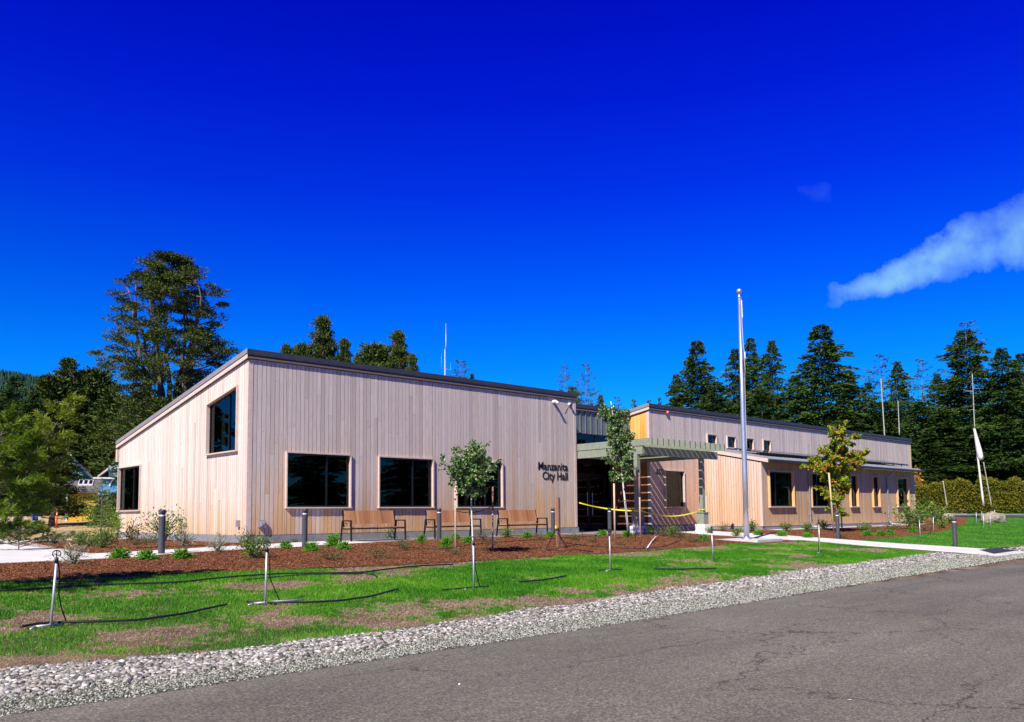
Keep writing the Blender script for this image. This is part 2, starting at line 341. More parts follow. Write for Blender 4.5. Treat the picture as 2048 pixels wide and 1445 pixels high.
xs = np.unique(np.concatenate([np.linspace(-3000, -120, 8), np.linspace(-120, -25, 20), np.arange(-25, 130, 1.5), np.linspace(130, 300, 25), np.linspace(300, 4000, 8)]))
ys = np.unique(np.concatenate([[-400, -60, -22, -17], PYS[3:10], np.linspace(-16.4, 3, 30), np.arange(3, 130, 1.5), np.linspace(130, 300, 25), np.linspace(300, 4000, 8)]))
Xg, Yg = np.meshgrid(xs, ys); Zg = gz(Xg, Yg); Zg = np.where((Yg < -16.5), Zg-.05, Zg)
nx = len(xs); ii = np.arange(len(ys)-1)[:, None]*nx+np.arange(nx-1)[None]; F = np.stack([ii, ii+1, ii+nx+1, ii+nx], -1).reshape(-1, 4)
dp = depth_of(Xg, Yg); lt = lat_of(Xg, Yg)
fgr = ss(dp, 62, 64)*ss(lt, 6, 12); fld = ss(dp, 30, 36)*(1-ss(lt, 0, 8))*ss(Yg, 4, 12)
m = mat('lawn soil and thatch', (.2, .15, .1), .95, 0, .1); t = NT(m); v = t.co()
dry = t.ramp(t.noise(v, 1.1, 6, .65), [(.3, (.07, .045, .030)), (.48, (.16, .11, .075)), (.62, (.27, .20, .14)), (.8, (.36, .28, .17))])
dry = t.mix(1, dry, t.ramp(t.noise(v, 46, 5, .8), [(.32, (.30, .28, .27)), (.5, (1, 1, 1)), (.68, (1.9, 1.8, 1.6))]), 'MULTIPLY')
fieldc = t.ramp(t.noise(t.co('Object', (.5, 1.2, 1)), .45, 7, .7), [(.3, (.16, .13, .04)), (.45, (.42, .29, .13)), (.6, (.60, .44, .24)), (.75, (.36, .34, .09))])
grav = t.ramp(t.noise(v, .9, 8, .75), [(.3, (.16, .165, .17)), (.5, (.28, .285, .29)), (.7, (.40, .40, .40))])
a1 = t.new('Attribute', attribute_name='field'); a2 = t.new('Attribute', attribute_name='lot')
t.base(t.mix(a2.outputs['Fac'], t.mix(a1.outputs['Fac'], dry, fieldc), grav)); t.bump(t.noise(v, 30, 6, .7), .6, .03)
tag(mesh_np('ground', np.stack([Xg, Yg, Zg], -1).reshape(-1, 3), F, m, attrs={'field': fld.ravel(), 'lot': fgr.ravel()}), kind='structure')
def loft(name, A, B, material, off, nu=60, nv=14, thick=0.0):
    """sheet between two polylines draped on the terrain"""
    def res(P):
        P = np.array(P, float); d = np.concatenate([[0], np.cumsum(np.linalg.norm(np.diff(P, axis=0), axis=1))]); s_ = np.linspace(0, d[-1], nu); return np.stack([np.interp(s_, d, P[:, 0]), np.interp(s_, d, P[:, 1])], 1)
    a, b = res(A), res(B); w = np.linspace(0, 1, nv)[None, :, None]; P = a[:, None]*(1-w)+b[:, None]*w; z = gz(P[..., 0], P[..., 1])+off
    V = np.concatenate([P, z[..., None]], -1)
    i = np.arange(nu-1)[:, None]*nv+np.arange(nv-1)[None]; F = np.stack([i, i+nv, i+nv+1, i+1], -1).reshape(-1, 4)
    V = V.reshape(-1, 3)
    if thick:
        ring = np.concatenate([np.arange(nu)*nv, (nu-1)*nv+np.arange(1, nv), (np.arange(nu-1)[::-1])*nv+nv-1, np.arange(1, nv-1)[::-1]])
        lo = V[ring].copy(); lo[:, 2] -= thick; k = len(V); V = np.vstack([V, lo]); r2 = np.roll(ring, -1); q = np.arange(len(ring)); F = np.vstack([F, np.stack([ring, k+q, k+(q+1) % len(ring), r2], 1)])
    return tag(mesh_np(name, V, F, material), kind='structure')
# road
m = mat('worn asphalt', (.1, .1, .1), .85, 0, .25); t = NT(m); v = t.co()
bc = t.ramp(t.noise(v, .35, 5, .6), [(.3, (.112, .105, .085)), (.7, (.162, .152, .126))])
bc = t.mix(1, bc, t.ramp(t.noise(v, 55, 5, .8), [(.3, (.28, .28, .28)), (.5, (1, 1, 1)), (.7, (2.4, 2.3, 2.15))]), 'MULTIPLY')
bc = t.mix(1, bc, t.ramp(t.noise(v, 42, 1, .5), [(.36, (.74, .74, .74)), (.5, (1, 1, 1)), (.64, (1.32, 1.31, 1.28))]), 'MULTIPLY')
bc = t.mix(1, bc, t.ramp(t.noise(v, 17, 4, .8), [(.35, (.84, .84, .84)), (.5, (1, 1, 1)), (.65, (1.16, 1.16, 1.15))]), 'MULTIPLY')
bc = t.mix(1, bc, t.ramp(t.noise(t.co('Object', (.12, 1.1, 1)), .9, 4, .6), [(.35, (.86, .86, .87)), (.65, (1.14, 1.13, 1.12))]), 'MULTIPLY')
wob = t.new('VectorMath', operation='ADD'); nn = t.new('VectorMath', operation='SCALE'); t.l(t.noise(v, 1.6, 5, .6, 1), nn.inputs[0]); nn.inputs['Scale'].default_value = .55; t.l(t.co('Object', (.34, .62, 1)), wob.inputs[0]); t.l(nn.outputs[0], wob.inputs[1])
vo = t.new('TexVoronoi', feature='DISTANCE_TO_EDGE'); vo.inputs['Scale'].default_value = .85; t.l(wob.outputs[0], vo.inputs['Vector'])
crack = t.math('MULTIPLY', t.ramp(vo.outputs['Distance'], [(.002, (1, 1, 1)), (.008, (0, 0, 0))]), t.ramp(t.noise(v, .42, 3), [(.42, (0, 0, 0)), (.54, (1, 1, 1))]))
bc = t.mix(t.math('MULTIPLY', crack, .85), bc, (.035, .032, .03))
spot = t.ramp(t.noise(t.co('Object', (1, 1.6, 1)), 2.6, 2), [(.74, (0, 0, 0)), (.78, (1, 1, 1))]); bc = t.mix(t.math('MULTIPLY', spot, .3), bc, (.05, .047, .045))
t.base(bc); t.bump(t.math('ADD', t.noise(v, 60, 4, .8), t.math('MULTIPLY', crack, -1.2)), .55, .012)
xr = np.unique(np.concatenate([np.linspace(-400, -14, 20), np.arange(-14, 40, .16), np.linspace(40, 600, 40)])); edge = RE(xr)+(vnoise(xr, 0*xr, .5, 3)-.5)*.10
V = []; F = []
for k, yy in enumerate((None, -17.2, -20, -25.5)):
    V.append(np.stack([xr, edge if yy is None else np.full_like(xr, yy), np.full_like(xr, -1.018 if yy is None else (-1.01 if yy > -21 else -1.03))], 1))
n = len(xr); q = np.arange(n-1); F = np.concatenate([np.stack([(k+1)*n+q, (k+1)*n+q+1, k*n+q+1, k*n+q], 1) for k in range(3)])
tag(mesh_np('road', np.concatenate(V), F, m, smooth=True), kind='structure')
# gravel base strip
m = noisy('gravel bed', (.05, .05, .045), (.16, .155, .14), 30, .95, 0, .8, 40)
xe = np.linspace(-24, 60, 60)
loft('gravel_base', [(x, RG(x)+.08) for x in xe], [(x, RE(x)-.12) for x in xe], m, .004, 240, 6)
# concrete walks
mw = mat('broom finished concrete', (.6, .6, .58), .85, 0, .2); t = NT(mw); v = t.co()
cc = t.ramp(t.noise(v, .8, 6, .6), [(.3, (.60, .59, .56)), (.7, (.72, .71, .68))]); t.base(t.mix(1, cc, t.ramp(t.noise(v, 70, 3, .7), [(.3, (.9, .9, .9)), (.7, (1.06, 1.06, 1.06))]), 'MULTIPLY')); t.bump(t.noise(t.co('Object', (8, 80, 1)), 3, 3), .15, .004)
AL = [(-7.3, -4.9), (-5.6, -4.8), (-4.96, -4.68), (-4.2, -4.28), (-2.96, -3.8), (-1.64, -3.5), (-0.15, -3.4), (3.18, -2.44)]
AU = [(-7.3, -3.2), (-5.34, -3.15), (-4.7, -3.0), (-3.81, -2.7), (-2.27, -2.05), (-0.74, -1.5), (1.05, -0.75), (3.0, -.2)]
loft('walkway', AL, AU, mw, .025, 70, 8, .12)
loft('walkway', [(-16, -4.9), (-7.3, -4.9)], [(-16, 15), (-4.2, 15)], mw, .0245, 14, 40, .12) if False else None
loft('walkway', [(-7.3, -4.9), (-7.3, -3.2), (-5.32, -3.15), (-5.3, -1.8), (-4.75, 2.9), (-4.1, 8.1), (-3.9, 12), (-3.8, 15)], [(-16, -4.9), (-16, -3), (-16, -1), (-16, 0), (-16, 4), (-16, 9), (-16, 12), (-16, 15)], mw, .0245, 60, 14, .12)
loft('walkway', [(-4.2, 10.4), (-2, 10.5), (0, 10.6)], [(-4.0, 11.4), (-2, 11.5), (0, 11.5)], mw, .022, 20, 5, .12)
loft('walkway', [(18.3, -2.7), (18.0, -3.6), (17.3, -5.3), (17.5, -7.5), (17.5, -9), (18, -10.65), (18.7, -12.63), (19.1, -13.9), (18.9, -15.2)], [(20.9, -2.7), (20.6, -3.6), (20.3, -6.4), (20.1, -9.1), (20.6, -11.4), (21.5, -13.0), (22.1, -14.1), (22.6, -15.2)], mw, .03, 80, 6, .12)
mp = noisy('grey exposed pavement', (.20, .195, .195), (.27, .265, .26), 4, .9, 0, .3, 70)
loft('pavement', [(3.0, -2.5), (5.9, -1.9), (9, -1.65), (12, -1.55), (13.2, -1.85), (14.6, -2.65), (15.6, -3.15), (18.3, -3.25)], [(3.0, .05), (6, .05), (9, .05), (11, .05), (13, .05), (14.97, .05), (15.05, 2.44), (20.15, 2.44)], mp, .02, 60, 10, .12)
# tactile plate at the kerb
# mulch beds
m = mat('red brown bark mulch', (.2, .09, .05), .95, 0, .1); t = NT(m); v = t.co()
mc = t.ramp(t.noise(v, 26, 6, .8), [(.3, (.05, .018, .010)), (.5, (.20, .075, .036)), (.68, (.38, .17, .09))]); mc = t.mix(1, mc, t.ramp(t.noise(v, .9, 4), [(.3, (.82, .82, .85)), (.7, (1.12, 1.1, 1.05))]), 'MULTIPLY')
t.base(mc); t.bump(t.noise(v, 24, 6, .8), 1.0, .04); MT['mulch'] = m
loft('mulch_bed', [(-14, -4.95), (-7.3, -4.95), (-5, -4.75), (-4.2, -4.36), (-3, -3.87), (-1.6, -3.55), (0, -3.46), (3.2, -2.52), (5.9, -1.96), (9, -1.7), (12, -1.6), (13.2, -1.9), (14.6, -2.7), (15.6, -3.2), (18.2, -3.3), (17.25, -5.3), (17.45, -7.5), (17.45, -9)],
     [(x, MG(x)+(vnoise(np.array([x]), np.array([0.]), 1.2, 5)[0]-.5)*.25) for x in np.linspace(-14, 17.45, 60)], m, .02, 140, 16)
loft('mulch_bed', [(-5.3, -3.1), (-4.7, -2.95), (-3.81, -2.65), (-2.27, -2.0), (-0.74, -1.45), (1.05, -.7), (3.0, -.15)], [(-3.95, 9.4), (-3, 9.4), (-1.5, 9.5), (-.02, 9.5), (-.02, 3), (-.02, 0), (3.0, -.02)], m, .02, 60, 24)
loft('mulch_bed', [(20.6, -2.8), (20.6, -3.6), (20.3, -6.4), (20.1, -9.1), (20.0, -9.75), (22.9, -9.6), (27.2, -9.36), (32.2, -8.6), (46, -5.2), (56, -2)], [(24, -1.9), (24.2, -2.4), (24.3, -3.5), (24.3, -3.5), (24.3, -3.5), (28, -3.5), (33, -3.5), (38, -3.5), (43, -3.5), (47, -1)], m, .02, 80, 14)
# pale stone drip strip along the low wing
loft('stone_strip', [(24.5, -4.1), (34, -4.1), (43, -4.1)], [(24.5, -3.52), (34, -3.52), (43, -3.52)], noisy('pale drip stones', (.40, .39, .37), (.80, .79, .76), 16, .9, 0, .8, 30), .035, 40, 4)
# mulch chips
def inband(n, x0, x1, ylo, yhi, dens):
    X = rng.uniform(x0, x1, n); lo = ylo(X); hi = yhi(X); Y = lo+(hi-lo)*rng.random(n); keep = rng.random(n) < dens(X, Y)*(hi-lo); return X[keep], Y[keep]
BU = lambda x: np.interp(x, [-14, -7.3, -5, -4.2, -3, -1.6, 0, 3.2, 5.9, 9, 12, 13.2, 14.6, 15.6, 17.4], [-4.95, -4.95, -4.8, -4.4, -3.9, -3.6, -3.5, -2.55, -2.0, -1.75, -1.7, -1.95, -2.8, -3.3, -3.4])
def chips(name, X, Y):
    n = len(X); a = rng.uniform(0, 6.28, n); tl = rng.uniform(-.35, .35, n); L = rng.uniform(.018, .055, n); w = rng.uniform(.004, .010, n); z = gz(X, Y)+.02+rng.uniform(.002, .02, n)
    P = np.stack([X, Y, z], 1); D = np.stack([np.cos(a)*np.cos(tl), np.sin(a)*np.cos(tl), np.sin(tl)], 1); S_ = np.stack([-np.sin(a), np.cos(a), rng.uniform(-.5, .5, n)], 1)
    V = np.stack([P-D*L[:, None]/2-S_*w[:, None]/2, P+D*L[:, None]/2-S_*w[:, None]/2, P+D*L[:, None]/2+S_*w[:, None]/2, P-D*L[:, None]/2+S_*w[:, None]/2], 1).reshape(-1, 3)
    return tag(mesh_np(name, V, np.arange(4*n).reshape(n, 4), MT['chip']), 'loose reddish brown bark shreds covering the planting beds', 'mulch', kind='stuff')
m = mat('bark shreds', (.2, .1, .06), .95, 0, .1); t = NT(m); t.base(t.ramp(t.rnd(), [(0, (.05, .018, .010)), (.4, (.19, .070, .032)), (.75, (.34, .14, .065)), (1, (.50, .27, .16))])); MT['chip'] = m
fd = lambda X, Y: np.minimum(1, (16/depth_of(X, Y))**1.5)
X1, Y1 = inband(520000, -13.5, 17.3, MG, BU, lambda X, Y: .20*fd(X, Y))
X2, Y2 = inband(60000, -5.2, 0, lambda x: np.interp(x, [-5.2, -3.8, -2.3, -.7, 0], [-2.9, -2.5, -1.9, -1.35, -1.0]), lambda x: 8+0*x, lambda X, Y: .09*fd(X, Y))
X3, Y3 = inband(80000, 20.3, 45, MGR, lambda x: -4.2+0*x, lambda X, Y: .12+0*X)
chips('bark_mulch', np.concatenate([X1, X2, X3]), np.concatenate([Y1, Y2, Y3]))
# ---- stones
def ico():
    p = (1+5**.5)/2; V = np.array([(-1, p, 0), (1, p, 0), (-1, -p, 0), (1, -p, 0), (0, -1, p), (0, 1, p), (0, -1, -p), (0, 1, -p), (p, 0, -1), (p, 0, 1), (-p, 0, -1), (-p, 0, 1)]); V = V/np.linalg.norm(V[0])
    F = np.array([(0, 11, 5), (0, 5, 1), (0, 1, 7), (0, 7, 10), (0, 10, 11), (1, 5, 9), (5, 11, 4), (11, 10, 2), (10, 7, 6), (7, 1, 8), (3, 9, 4), (3, 4, 2), (3, 2, 6), (3, 6, 8), (3, 8, 9), (4, 9, 5), (2, 4, 11), (6, 2, 10), (8, 6, 7), (9, 8, 1)]); return V, F
def subdiv(V, F):
    V = list(map(tuple, V)); mid = {}; NF = []
    def md(a, b):
        k = (min(a, b), max(a, b))
        if k not in mid:
            q = (np.array(V[a])+np.array(V[b]))/2; V.append(tuple(q/np.linalg.norm(q))); mid[k] = len(V)-1
        return mid[k]
    for a, b, c in F: ab, bc_, ca = md(a, b), md(b, c), md(c, a); NF += [(a, ab, ca), (b, bc_, ab), (c, ca, bc_), (ab, bc_, ca)]
    return np.array(V), np.array(NF)
I0 = ico(); I1 = subdiv(*I0); OCT = (np.array([(1, 0, 0), (-1, 0, 0), (0, 1, 0), (0, -1, 0), (0, 0, 1), (0, 0, -1)], float), np.array([(0, 2, 4), (2, 1, 4), (1, 3, 4), (3, 0, 4), (2, 0, 5), (1, 2, 5), (3, 1, 5), (0, 3, 5)]))
def stones(X, Y, R, base, flat=(.55, .8), zo=.3):
    n = len(X); V0, F0 = base; sc = np.stack([R*rng.uniform(.9, 1.4, n), R*rng.uniform(.7, 1.0, n), R*rng.uniform(*flat, n)], 1)
    a = rng.uniform(0, 6.28, n); ca, sa = np.cos(a), np.sin(a); tl = rng.uniform(-.35, .35, n); V = V0[None]*sc[:, None]*(1+rng.uniform(-.16, .16, (n, len(V0), 1)))
    V = np.stack([V[..., 0]*np.cos(tl)[:, None]-V[..., 2]*np.sin(tl)[:, None], V[..., 1], V[..., 0]*np.sin(tl)[:, None]+V[..., 2]*np.cos(tl)[:, None]], -1)
    V = np.stack([V[..., 0]*ca[:, None]-V[..., 1]*sa[:, None], V[..., 0]*sa[:, None]+V[..., 1]*ca[:, None], V[..., 2]], -1)
    V += np.stack([X, Y, gz(X, Y)+R*zo+rng.uniform(0, .012, n)], 1)[:, None]
    F = F0[None]+(np.arange(n)*len(V0))[:, None, None]; return V.reshape(-1, 3), F.reshape(-1, 3)
m = mat('river cobbles', (.5, .5, .5), .8, 0, .3); t = NT(m); sc_ = t.ramp(t.rnd(), [(0, (.04, .04, .04)), (.22, (.12, .118, .11)), (.44, (.26, .25, .225)), (.68, (.42, .40, .36)), (.78, (.31, .25, .20)), (.9, (.52, .50, .46)), (1, (.74, .72, .68))])
t.base(t.mix(1, sc_, t.ramp(t.noise(t.co(), 60, 3), [(.3, (.8, .8, .8)), (.7, (1.1, 1.1, 1.1))]), 'MULTIPLY')); MT['cobble'] = m
m = mat('crushed stone', (.4, .4, .38), .9, 0, .2); t = NT(m); t.base(t.ramp(t.rnd(), [(0, (.025, .027, .02)), (.3, (.11, .118, .095)), (.65, (.26, .27, .215)), (1, (.56, .56, .49))])); MT['crushed'] = m
wob = lambda x, s: (vnoise(x, 0*x, 1.0, s)-.5)*.35
dens = lambda X, Y: np.clip((13/depth_of(X, Y))**1.1, .25, 1)
X, Y = inband(118000, -13.5, 22, lambda x: RF(x)-.32*rng.random(len(x))**2+.16, lambda x: RG(x)+wob(x, 9), lambda X, Y: .8*np.minimum(1, dens(X, Y)))
blk = ~((X > 18.2)); X, Y = X[blk], Y[blk]; R = .010+.021*rng.random(len(X))**1.6*np.clip((depth_of(X, Y)/13)**.4, 1, 1.6)
near = depth_of(X, Y) < 10.5
p1 = stones(X[near], Y[near], R[near], I1); p2 = stones(X[~near], Y[~near], R[~near], I0)
V, F = merge([p1, p2]); tag(mesh_np('river_stones', V, F, MT['cobble'], smooth=True), 'pale pink and grey rounded river stones along the lawn edge', 'gravel', kind='stuff')
X, Y = inband(150000, -13.5, 22.5, lambda x: RE(x)-.13*rng.random(len(x))+.0, lambda x: RF(x)+.36*rng.random(len(x))**2, lambda X, Y: 1.3*dens(X, Y))
R = rng.uniform(.007, .015, len(X))*np.clip((depth_of(X, Y)/12)**.6, 1, 2.2)
V, F = stones(X, Y, R, OCT, (.6, .9)); tag(mesh_np('crushed_stone', V, F, MT['crushed']), 'fine grey green crushed stone between the river stones and the road', 'gravel', kind='stuff')
# cobbles past the walkway on the right
X = rng.uniform(22.6, 60, 9000); Y = RE(X)+(RG(X)-RE(X))*rng.random(9000); V, F = stones(X, Y, rng.uniform(.035, .06, 9000), OCT); tag(mesh_np('river_stones', V, F, MT['cobble']), 'grey river stones beyond the concrete walk', 'gravel', kind='stuff')
# ---- grass
def patch(X, Y):
    a = vnoise(X, Y*1.5, 2.3, 21, 5); b = vnoise(X, Y, .5, 22, 3); g = a*.72+b*.28
    bias = np.interp(Y-RG(X), [0, .5, 1.8], [-.12, -.05, 0])+np.interp(MG(X)-Y, [0, .35, 1.1], [-.14, -.06, 0])*(X < 17)+np.interp(X, [-9, -4, 8, 14], [.0, -.02, .03, .05])
    # large bare patch near the stones and the bare strip beside the walk
    bias -= .16*np.exp(-(((X+6.9)/1.5)**2+((Y+14.1)/.75)**2)); bias -= .10*np.exp(-(((X+1.5)/2.2)**2+((Y+14.1)/.6)**2)); bias -= .12*np.exp(-(((X-16)/1.4)**2+((Y+11.5)/1.6)**2))
    bias += .10*np.exp(-(((X+9)/1.2)**2+((Y+13.2)/1.0)**2))+.07*np.exp(-(((X+4.5)/3.5)**2+((Y+11.6)/.8)**2))
    return g+bias
def blades(X, Y, h, w, dry, lean=.45):
    n = len(X); a = rng.uniform(0, 6.28, n); z = gz(X, Y); L = rng.uniform(0, lean, n)*h; b = rng.uniform(0, 6.28, n)
    P = np.stack([X, Y, z], 1); s_ = np.stack([np.cos(a), np.sin(a), 0*a], 1)*w[:, None]/2; tip = P+np.stack([np.cos(b)*L, np.sin(b)*L, h], 1)
    V = np.stack([P-s_, P+s_, tip], 1).reshape(-1, 3); return V, np.arange(3*n).reshape(n, 3), np.repeat(dry, 3)
def field_grass(n, x0, x1, ylo, yhi, dn, patchf, thr=.445):
    X, Y = inband(n, x0, x1, ylo, yhi, dn); d = depth_of(X, Y); g = patchf(X, Y); g = g+(vnoise(X, Y, .11, 77, 2)-.5)*.26; pr = ss(g, thr-.06, thr+.06)*.95; u = rng.random(len(X))
    green = u < pr; thatch = (~green) & (rng.random(len(X)) < .62+.38*(pr > .6)); k = np.clip((d/11)**.75, .8, 3)
    gx, gy, gk = X[green], Y[green], k[green]; gg = pr[green]
    V1, F1, a1 = blades(gx, gy, rng.uniform(.016, .050, len(gx))*(.5+.6*gg)*np.minimum(gk, 1.25), .0062*gk, np.clip(rng.normal(.22, .20, len(gx))+.35*(1-gg)+.5*(vnoise(gx, gy, .9, 78, 3)-.5), 0, .62), .8)
    tx, ty, tk = X[thatch], Y[thatch], k[thatch]; V2, F2, a2 = blades(tx, ty, rng.uniform(.006, .020, len(tx))*np.minimum(tk, 1.3), .0075*tk, rng.uniform(.66, 1, len(tx)), 4.5)
    return np.concatenate([V1, V2]), np.concatenate([F1, F2+len(V1)]), np.concatenate([a1, a2])
m = mat('grass blades', (.1, .3, .03), .5, 0, .3); t = NT(m); at_ = t.new('Attribute', attribute_name='dry'); gc = t.ramp(at_.outputs['Fac'], [(0, (.014, .11, .003)), (.25, (.05, .29, .005)), (.45, (.13, .44, .009)), (.62, (.38, .54, .05)), (.66, (.07, .04, .025)), (.8, (.30, .21, .13)), (.9, (.55, .42, .28)), (1, (.78, .66, .48))])
t.base(gc); tr = t.new('BsdfTranslucent'); t.l(gc, tr.inputs[0]); mx = t.new('MixShader'); mx.inputs[0].default_value = .3; t.l(t.b.outputs[0], mx.inputs[1]); t.l(tr.outputs[0], mx.inputs[2]); t.l(mx.outputs[0], t.n['Material Output'].inputs[0]); MT['grass'] = m
gd = lambda X, Y: np.clip((10.5/depth_of(X, Y))**1.35, .04, 1.0)*.95
V, F, a = field_grass(1150000, -13.5, 17.6, lambda x: RG(x)-.12*rng.random(len(x)), lambda x: MG(x)+.12*rng.random(len(x)), gd, patch)
tag(mesh_np('lawn_grass', V, F, MT['grass'], attrs={'dry': a}), 'patchy green lawn grass with bare brown spots between bed and stones', 'grass', kind='stuff')
def patchr(X, Y): return .60+.06*(vnoise(X, Y, 3, 40, 4)-.5)-.2*ss(RG(X)+1.0-Y, .0, 1.2)-.05*vnoise(X, Y, .6, 41)
WBX = lambda y: np.interp(y, [-15.2, -14.1, -13, -11.4, -9.1], [22.7, 22.2, 21.6, 20.7, 20.2])
X, Y = None, None
V, F, a = field_grass(420000, 20.2, 75, lambda x: RG(x)-.05, MGR, lambda X, Y: np.where(X > WBX(Y), np.clip((24/depth_of(X, Y))**1.6, .02, 1)*.16, 0), patchr)
a = np.clip(a-.05*(a < .62), 0, 1); tag(mesh_np('lawn_grass', V, F, MT['grass'], attrs={'dry': a}), 'even green lawn right of the concrete walk', 'grass', kind='stuff')
# green soil tint below the dense right lawn
m = noisy('dense turf base', (.03, .11, .012), (.07, .19, .02), 5, .95, 0, .7, 50)
xx = np.linspace(20.3, 78, 60); loft('lawn', [(max(x, 20.3), MGR(x)) for x in xx], [(max(x, 22.4), max(RG(x)+.6, -13.7) if x < 30 else RG(x)+.6) for x in xx], m, .012, 90, 16)

# ------------------------------------------------------------------ the city hall
FT = lambda y0=0.0, o=1: (lambda V: V)
def Tfront(y0):   # u -> x, out -> -y
    return lambda V: np.stack([V[:, 0], y0-V[:, 1], V[:, 2]], 1)
def Tside(x0):    # u -> y, out -> -x
    return lambda V: np.stack([x0-V[:, 1], V[:, 0], V[:, 2]], 1)
def cells(u0, u1, z0, ztop, holes, w, jitter=0.0):
    """vertical boards (u0,u1,z0,z1a,z1b) around rectangular holes"""
    e = list(np.arange(u0, u1-1e-6, w))+[u1]
    for h in holes: e += [h[0], h[1]]
    e = sorted(e); e = [q for i, q in enumerate(e) if i == 0 or q-e[i-1] > 1e-4]; out = []
    for a, b in zip(e[:-1], e[1:]):
        c = (a+b)/2; zz = [(z0, None)]; segs = []; lo = z0
        for h in sorted(holes, key=lambda h: h[2]):
            if h[0] < c < h[1]: segs.append((lo, h[2], h[2])); lo = ('h', h)
            # hole tops may slope: h[3] is a number or a function of u
        if isinstance(lo, tuple):
            h = lo[1]; f = h[3] if callable(h[3]) else (lambda u, q=h[3]: q); bot = (f(a), f(b))
        else: bot = (lo, lo)
        out.append((a, b, bot, (ztop(a), ztop(b))))
        for s0, s1, _ in segs: out.append((a, b, (s0, s0), (s1, s1)))
    return out
def boards(name, T, u0, u1, z0, ztop, holes, material, parent, w=.15, gap=.018, th=.022, label=None):
    b = MB(); ztf = ztop if callable(ztop) else (lambda u: ztop)
    for a, c, bot, top in cells(u0, u1, z0, ztf, holes, w):
        if c-a < .02: continue
        d = th+random.choice((0, 0, .002, .003)); g = gap/2
        V = np.array([(a+g, 0, bot[0]), (c-g, 0, bot[1]), (c-g, d, bot[1]), (a+g, d, bot[0]), (a+g, 0, top[0]), (c-g, 0, top[1]), (c-g, d, top[1]), (a+g, d, top[0])], float); 
        if top[0]-bot[0] > 1.4 and random.random() < .4:
            zj = bot[0]+(top[0]-bot[0])*random.uniform(.2, .8); lo_, hi_ = V[:4].copy(), V[4:].copy(); m1 = lo_.copy(); m1[:, 2] = zj-.003; m2 = lo_.copy(); m2[:, 2] = zj+.003
            b.hexa(T(np.vstack([lo_, m1]))); b.hexa(T(np.vstack([m2, hi_])))
        else: b.hexa(T(V))
    o = b.build(name, material, parent)
    if label: o['label'] = label
    return o
def backing(T, u0, u1, z0, ztop, holes, parent, name='wall', th=.16, material=None):
    b = MB(); ztf = ztop if callable(ztop) else (lambda u: ztop)
    for a, c, bot, top in cells(u0, u1, z0, ztf, holes, u1-u0 if not callable(ztop) else 1.0):
        V = np.array([(a, -th, bot[0]), (c, -th, bot[1]), (c, 0, bot[1]), (a, 0, bot[0]), (a, -th, top[0]), (c, -th, top[1]), (c, 0, top[1]), (a, 0, top[0])], float); b.hexa(T(V))
    return b.build(name, material or MT['paper'], parent)
def window(parent, T, u0, u1, z0, z1, trim='trim', proj=.10, mull=(), curtain=None, tw=.042, ztop=None, room=2.2, bottom='trim', sd=.02):
    f = ztop or (lambda u: z1); b = MB()
    def hx(u0_, u1_, za, zb, o0, o1, zc=None, zd=None):
        b.hexa(T(np.array([(u0_, o1, za), (u1_, o1, zc if zc is not None else za), (u1_, o0, zc if zc is not None else za), (u0_, o0, za), (u0_, o1, zb), (u1_, o1, zd if zd is not None else zb), (u1_, o0, zd if zd is not None else zb), (u0_, o0, zb)], float)))
    # projecting timber surround
    hx(u0, u0+tw, z0+tw, f(u0)-tw, proj, -.10, None, f(u0+tw)-tw); hx(u1-tw, u1, z0+tw, f(u1-tw)-tw, proj, -.10, None, f(u1)-tw)
    hx(u0, u1, f(u0)-tw, f(u0), proj+.004, -.10, f(u1)-tw, f(u1))
    w = b.build('window', MT[trim], parent)
    b = MB(); b.box(u0-.01, u1+.01, -.10, proj+.03, z0, z0+tw, T=T); b.build('sill', MT[bottom], w)
    b = MB(); a0, a1, k0 = u0+tw, u1-tw, z0+tw; s = .055; o0, o1 = -.075, -.015
    g = lambda u: f(u)-tw-.001
    hx(a0+.001, a0+s, k0, g(a0), o1, o0, None, g(a0+s)); hx(a1-s, a1-.001, k0, g(a1-s), o1, o0, None, g(a1))
    hx(a0+s, a1-s, k0, k0+s, o1, o0); hx(a0+s, a1-s, g(a0+s)-s, g(a0+s), o1, o0, g(a1-s)-s, g(a1-s))
    for mu in mull: hx(mu-s/2, mu+s/2, k0+s, g(mu)-s, o1+.012, o0, None, g(mu)-s-0.0)
    b.build('frame', MT['alu'], w)
    b = MB(); hx(a0+s-.01, a1-s+.01, k0+s-.01, g(a0+s)-s+.01, -.040, -.048, None, g(a1-s)-s+.01); b.build('glass_pane', MT['glass'], w)
    if curtain:
        b = MB(); c0, c1 = curtain; n = 24; us = np.linspace(c0, c1, n); of = -.30-.03*np.sin(np.arange(n)*1.9); V = []
        for u, o in zip(us, of): V += [(u, o, k0+.08), (u, o, f(u)-.2)]
        b.add(T(np.array(V, float)), [(2*i, 2*i+2, 2*i+3, 2*i+1) for i in range(n-1)]); b.build('curtain', MT['curtain'], w)
    return w
def room(parent, x0, x1, y0, y1, z0, z1):
    b = MB(); b.box(x0, x1, y0, y1, z0, z1); return b
hall = thing('city_hall', (0, 0, 0), 0, 'long single storey city hall clad in weathered vertical cedar boards with sloping shed roofs', 'building')
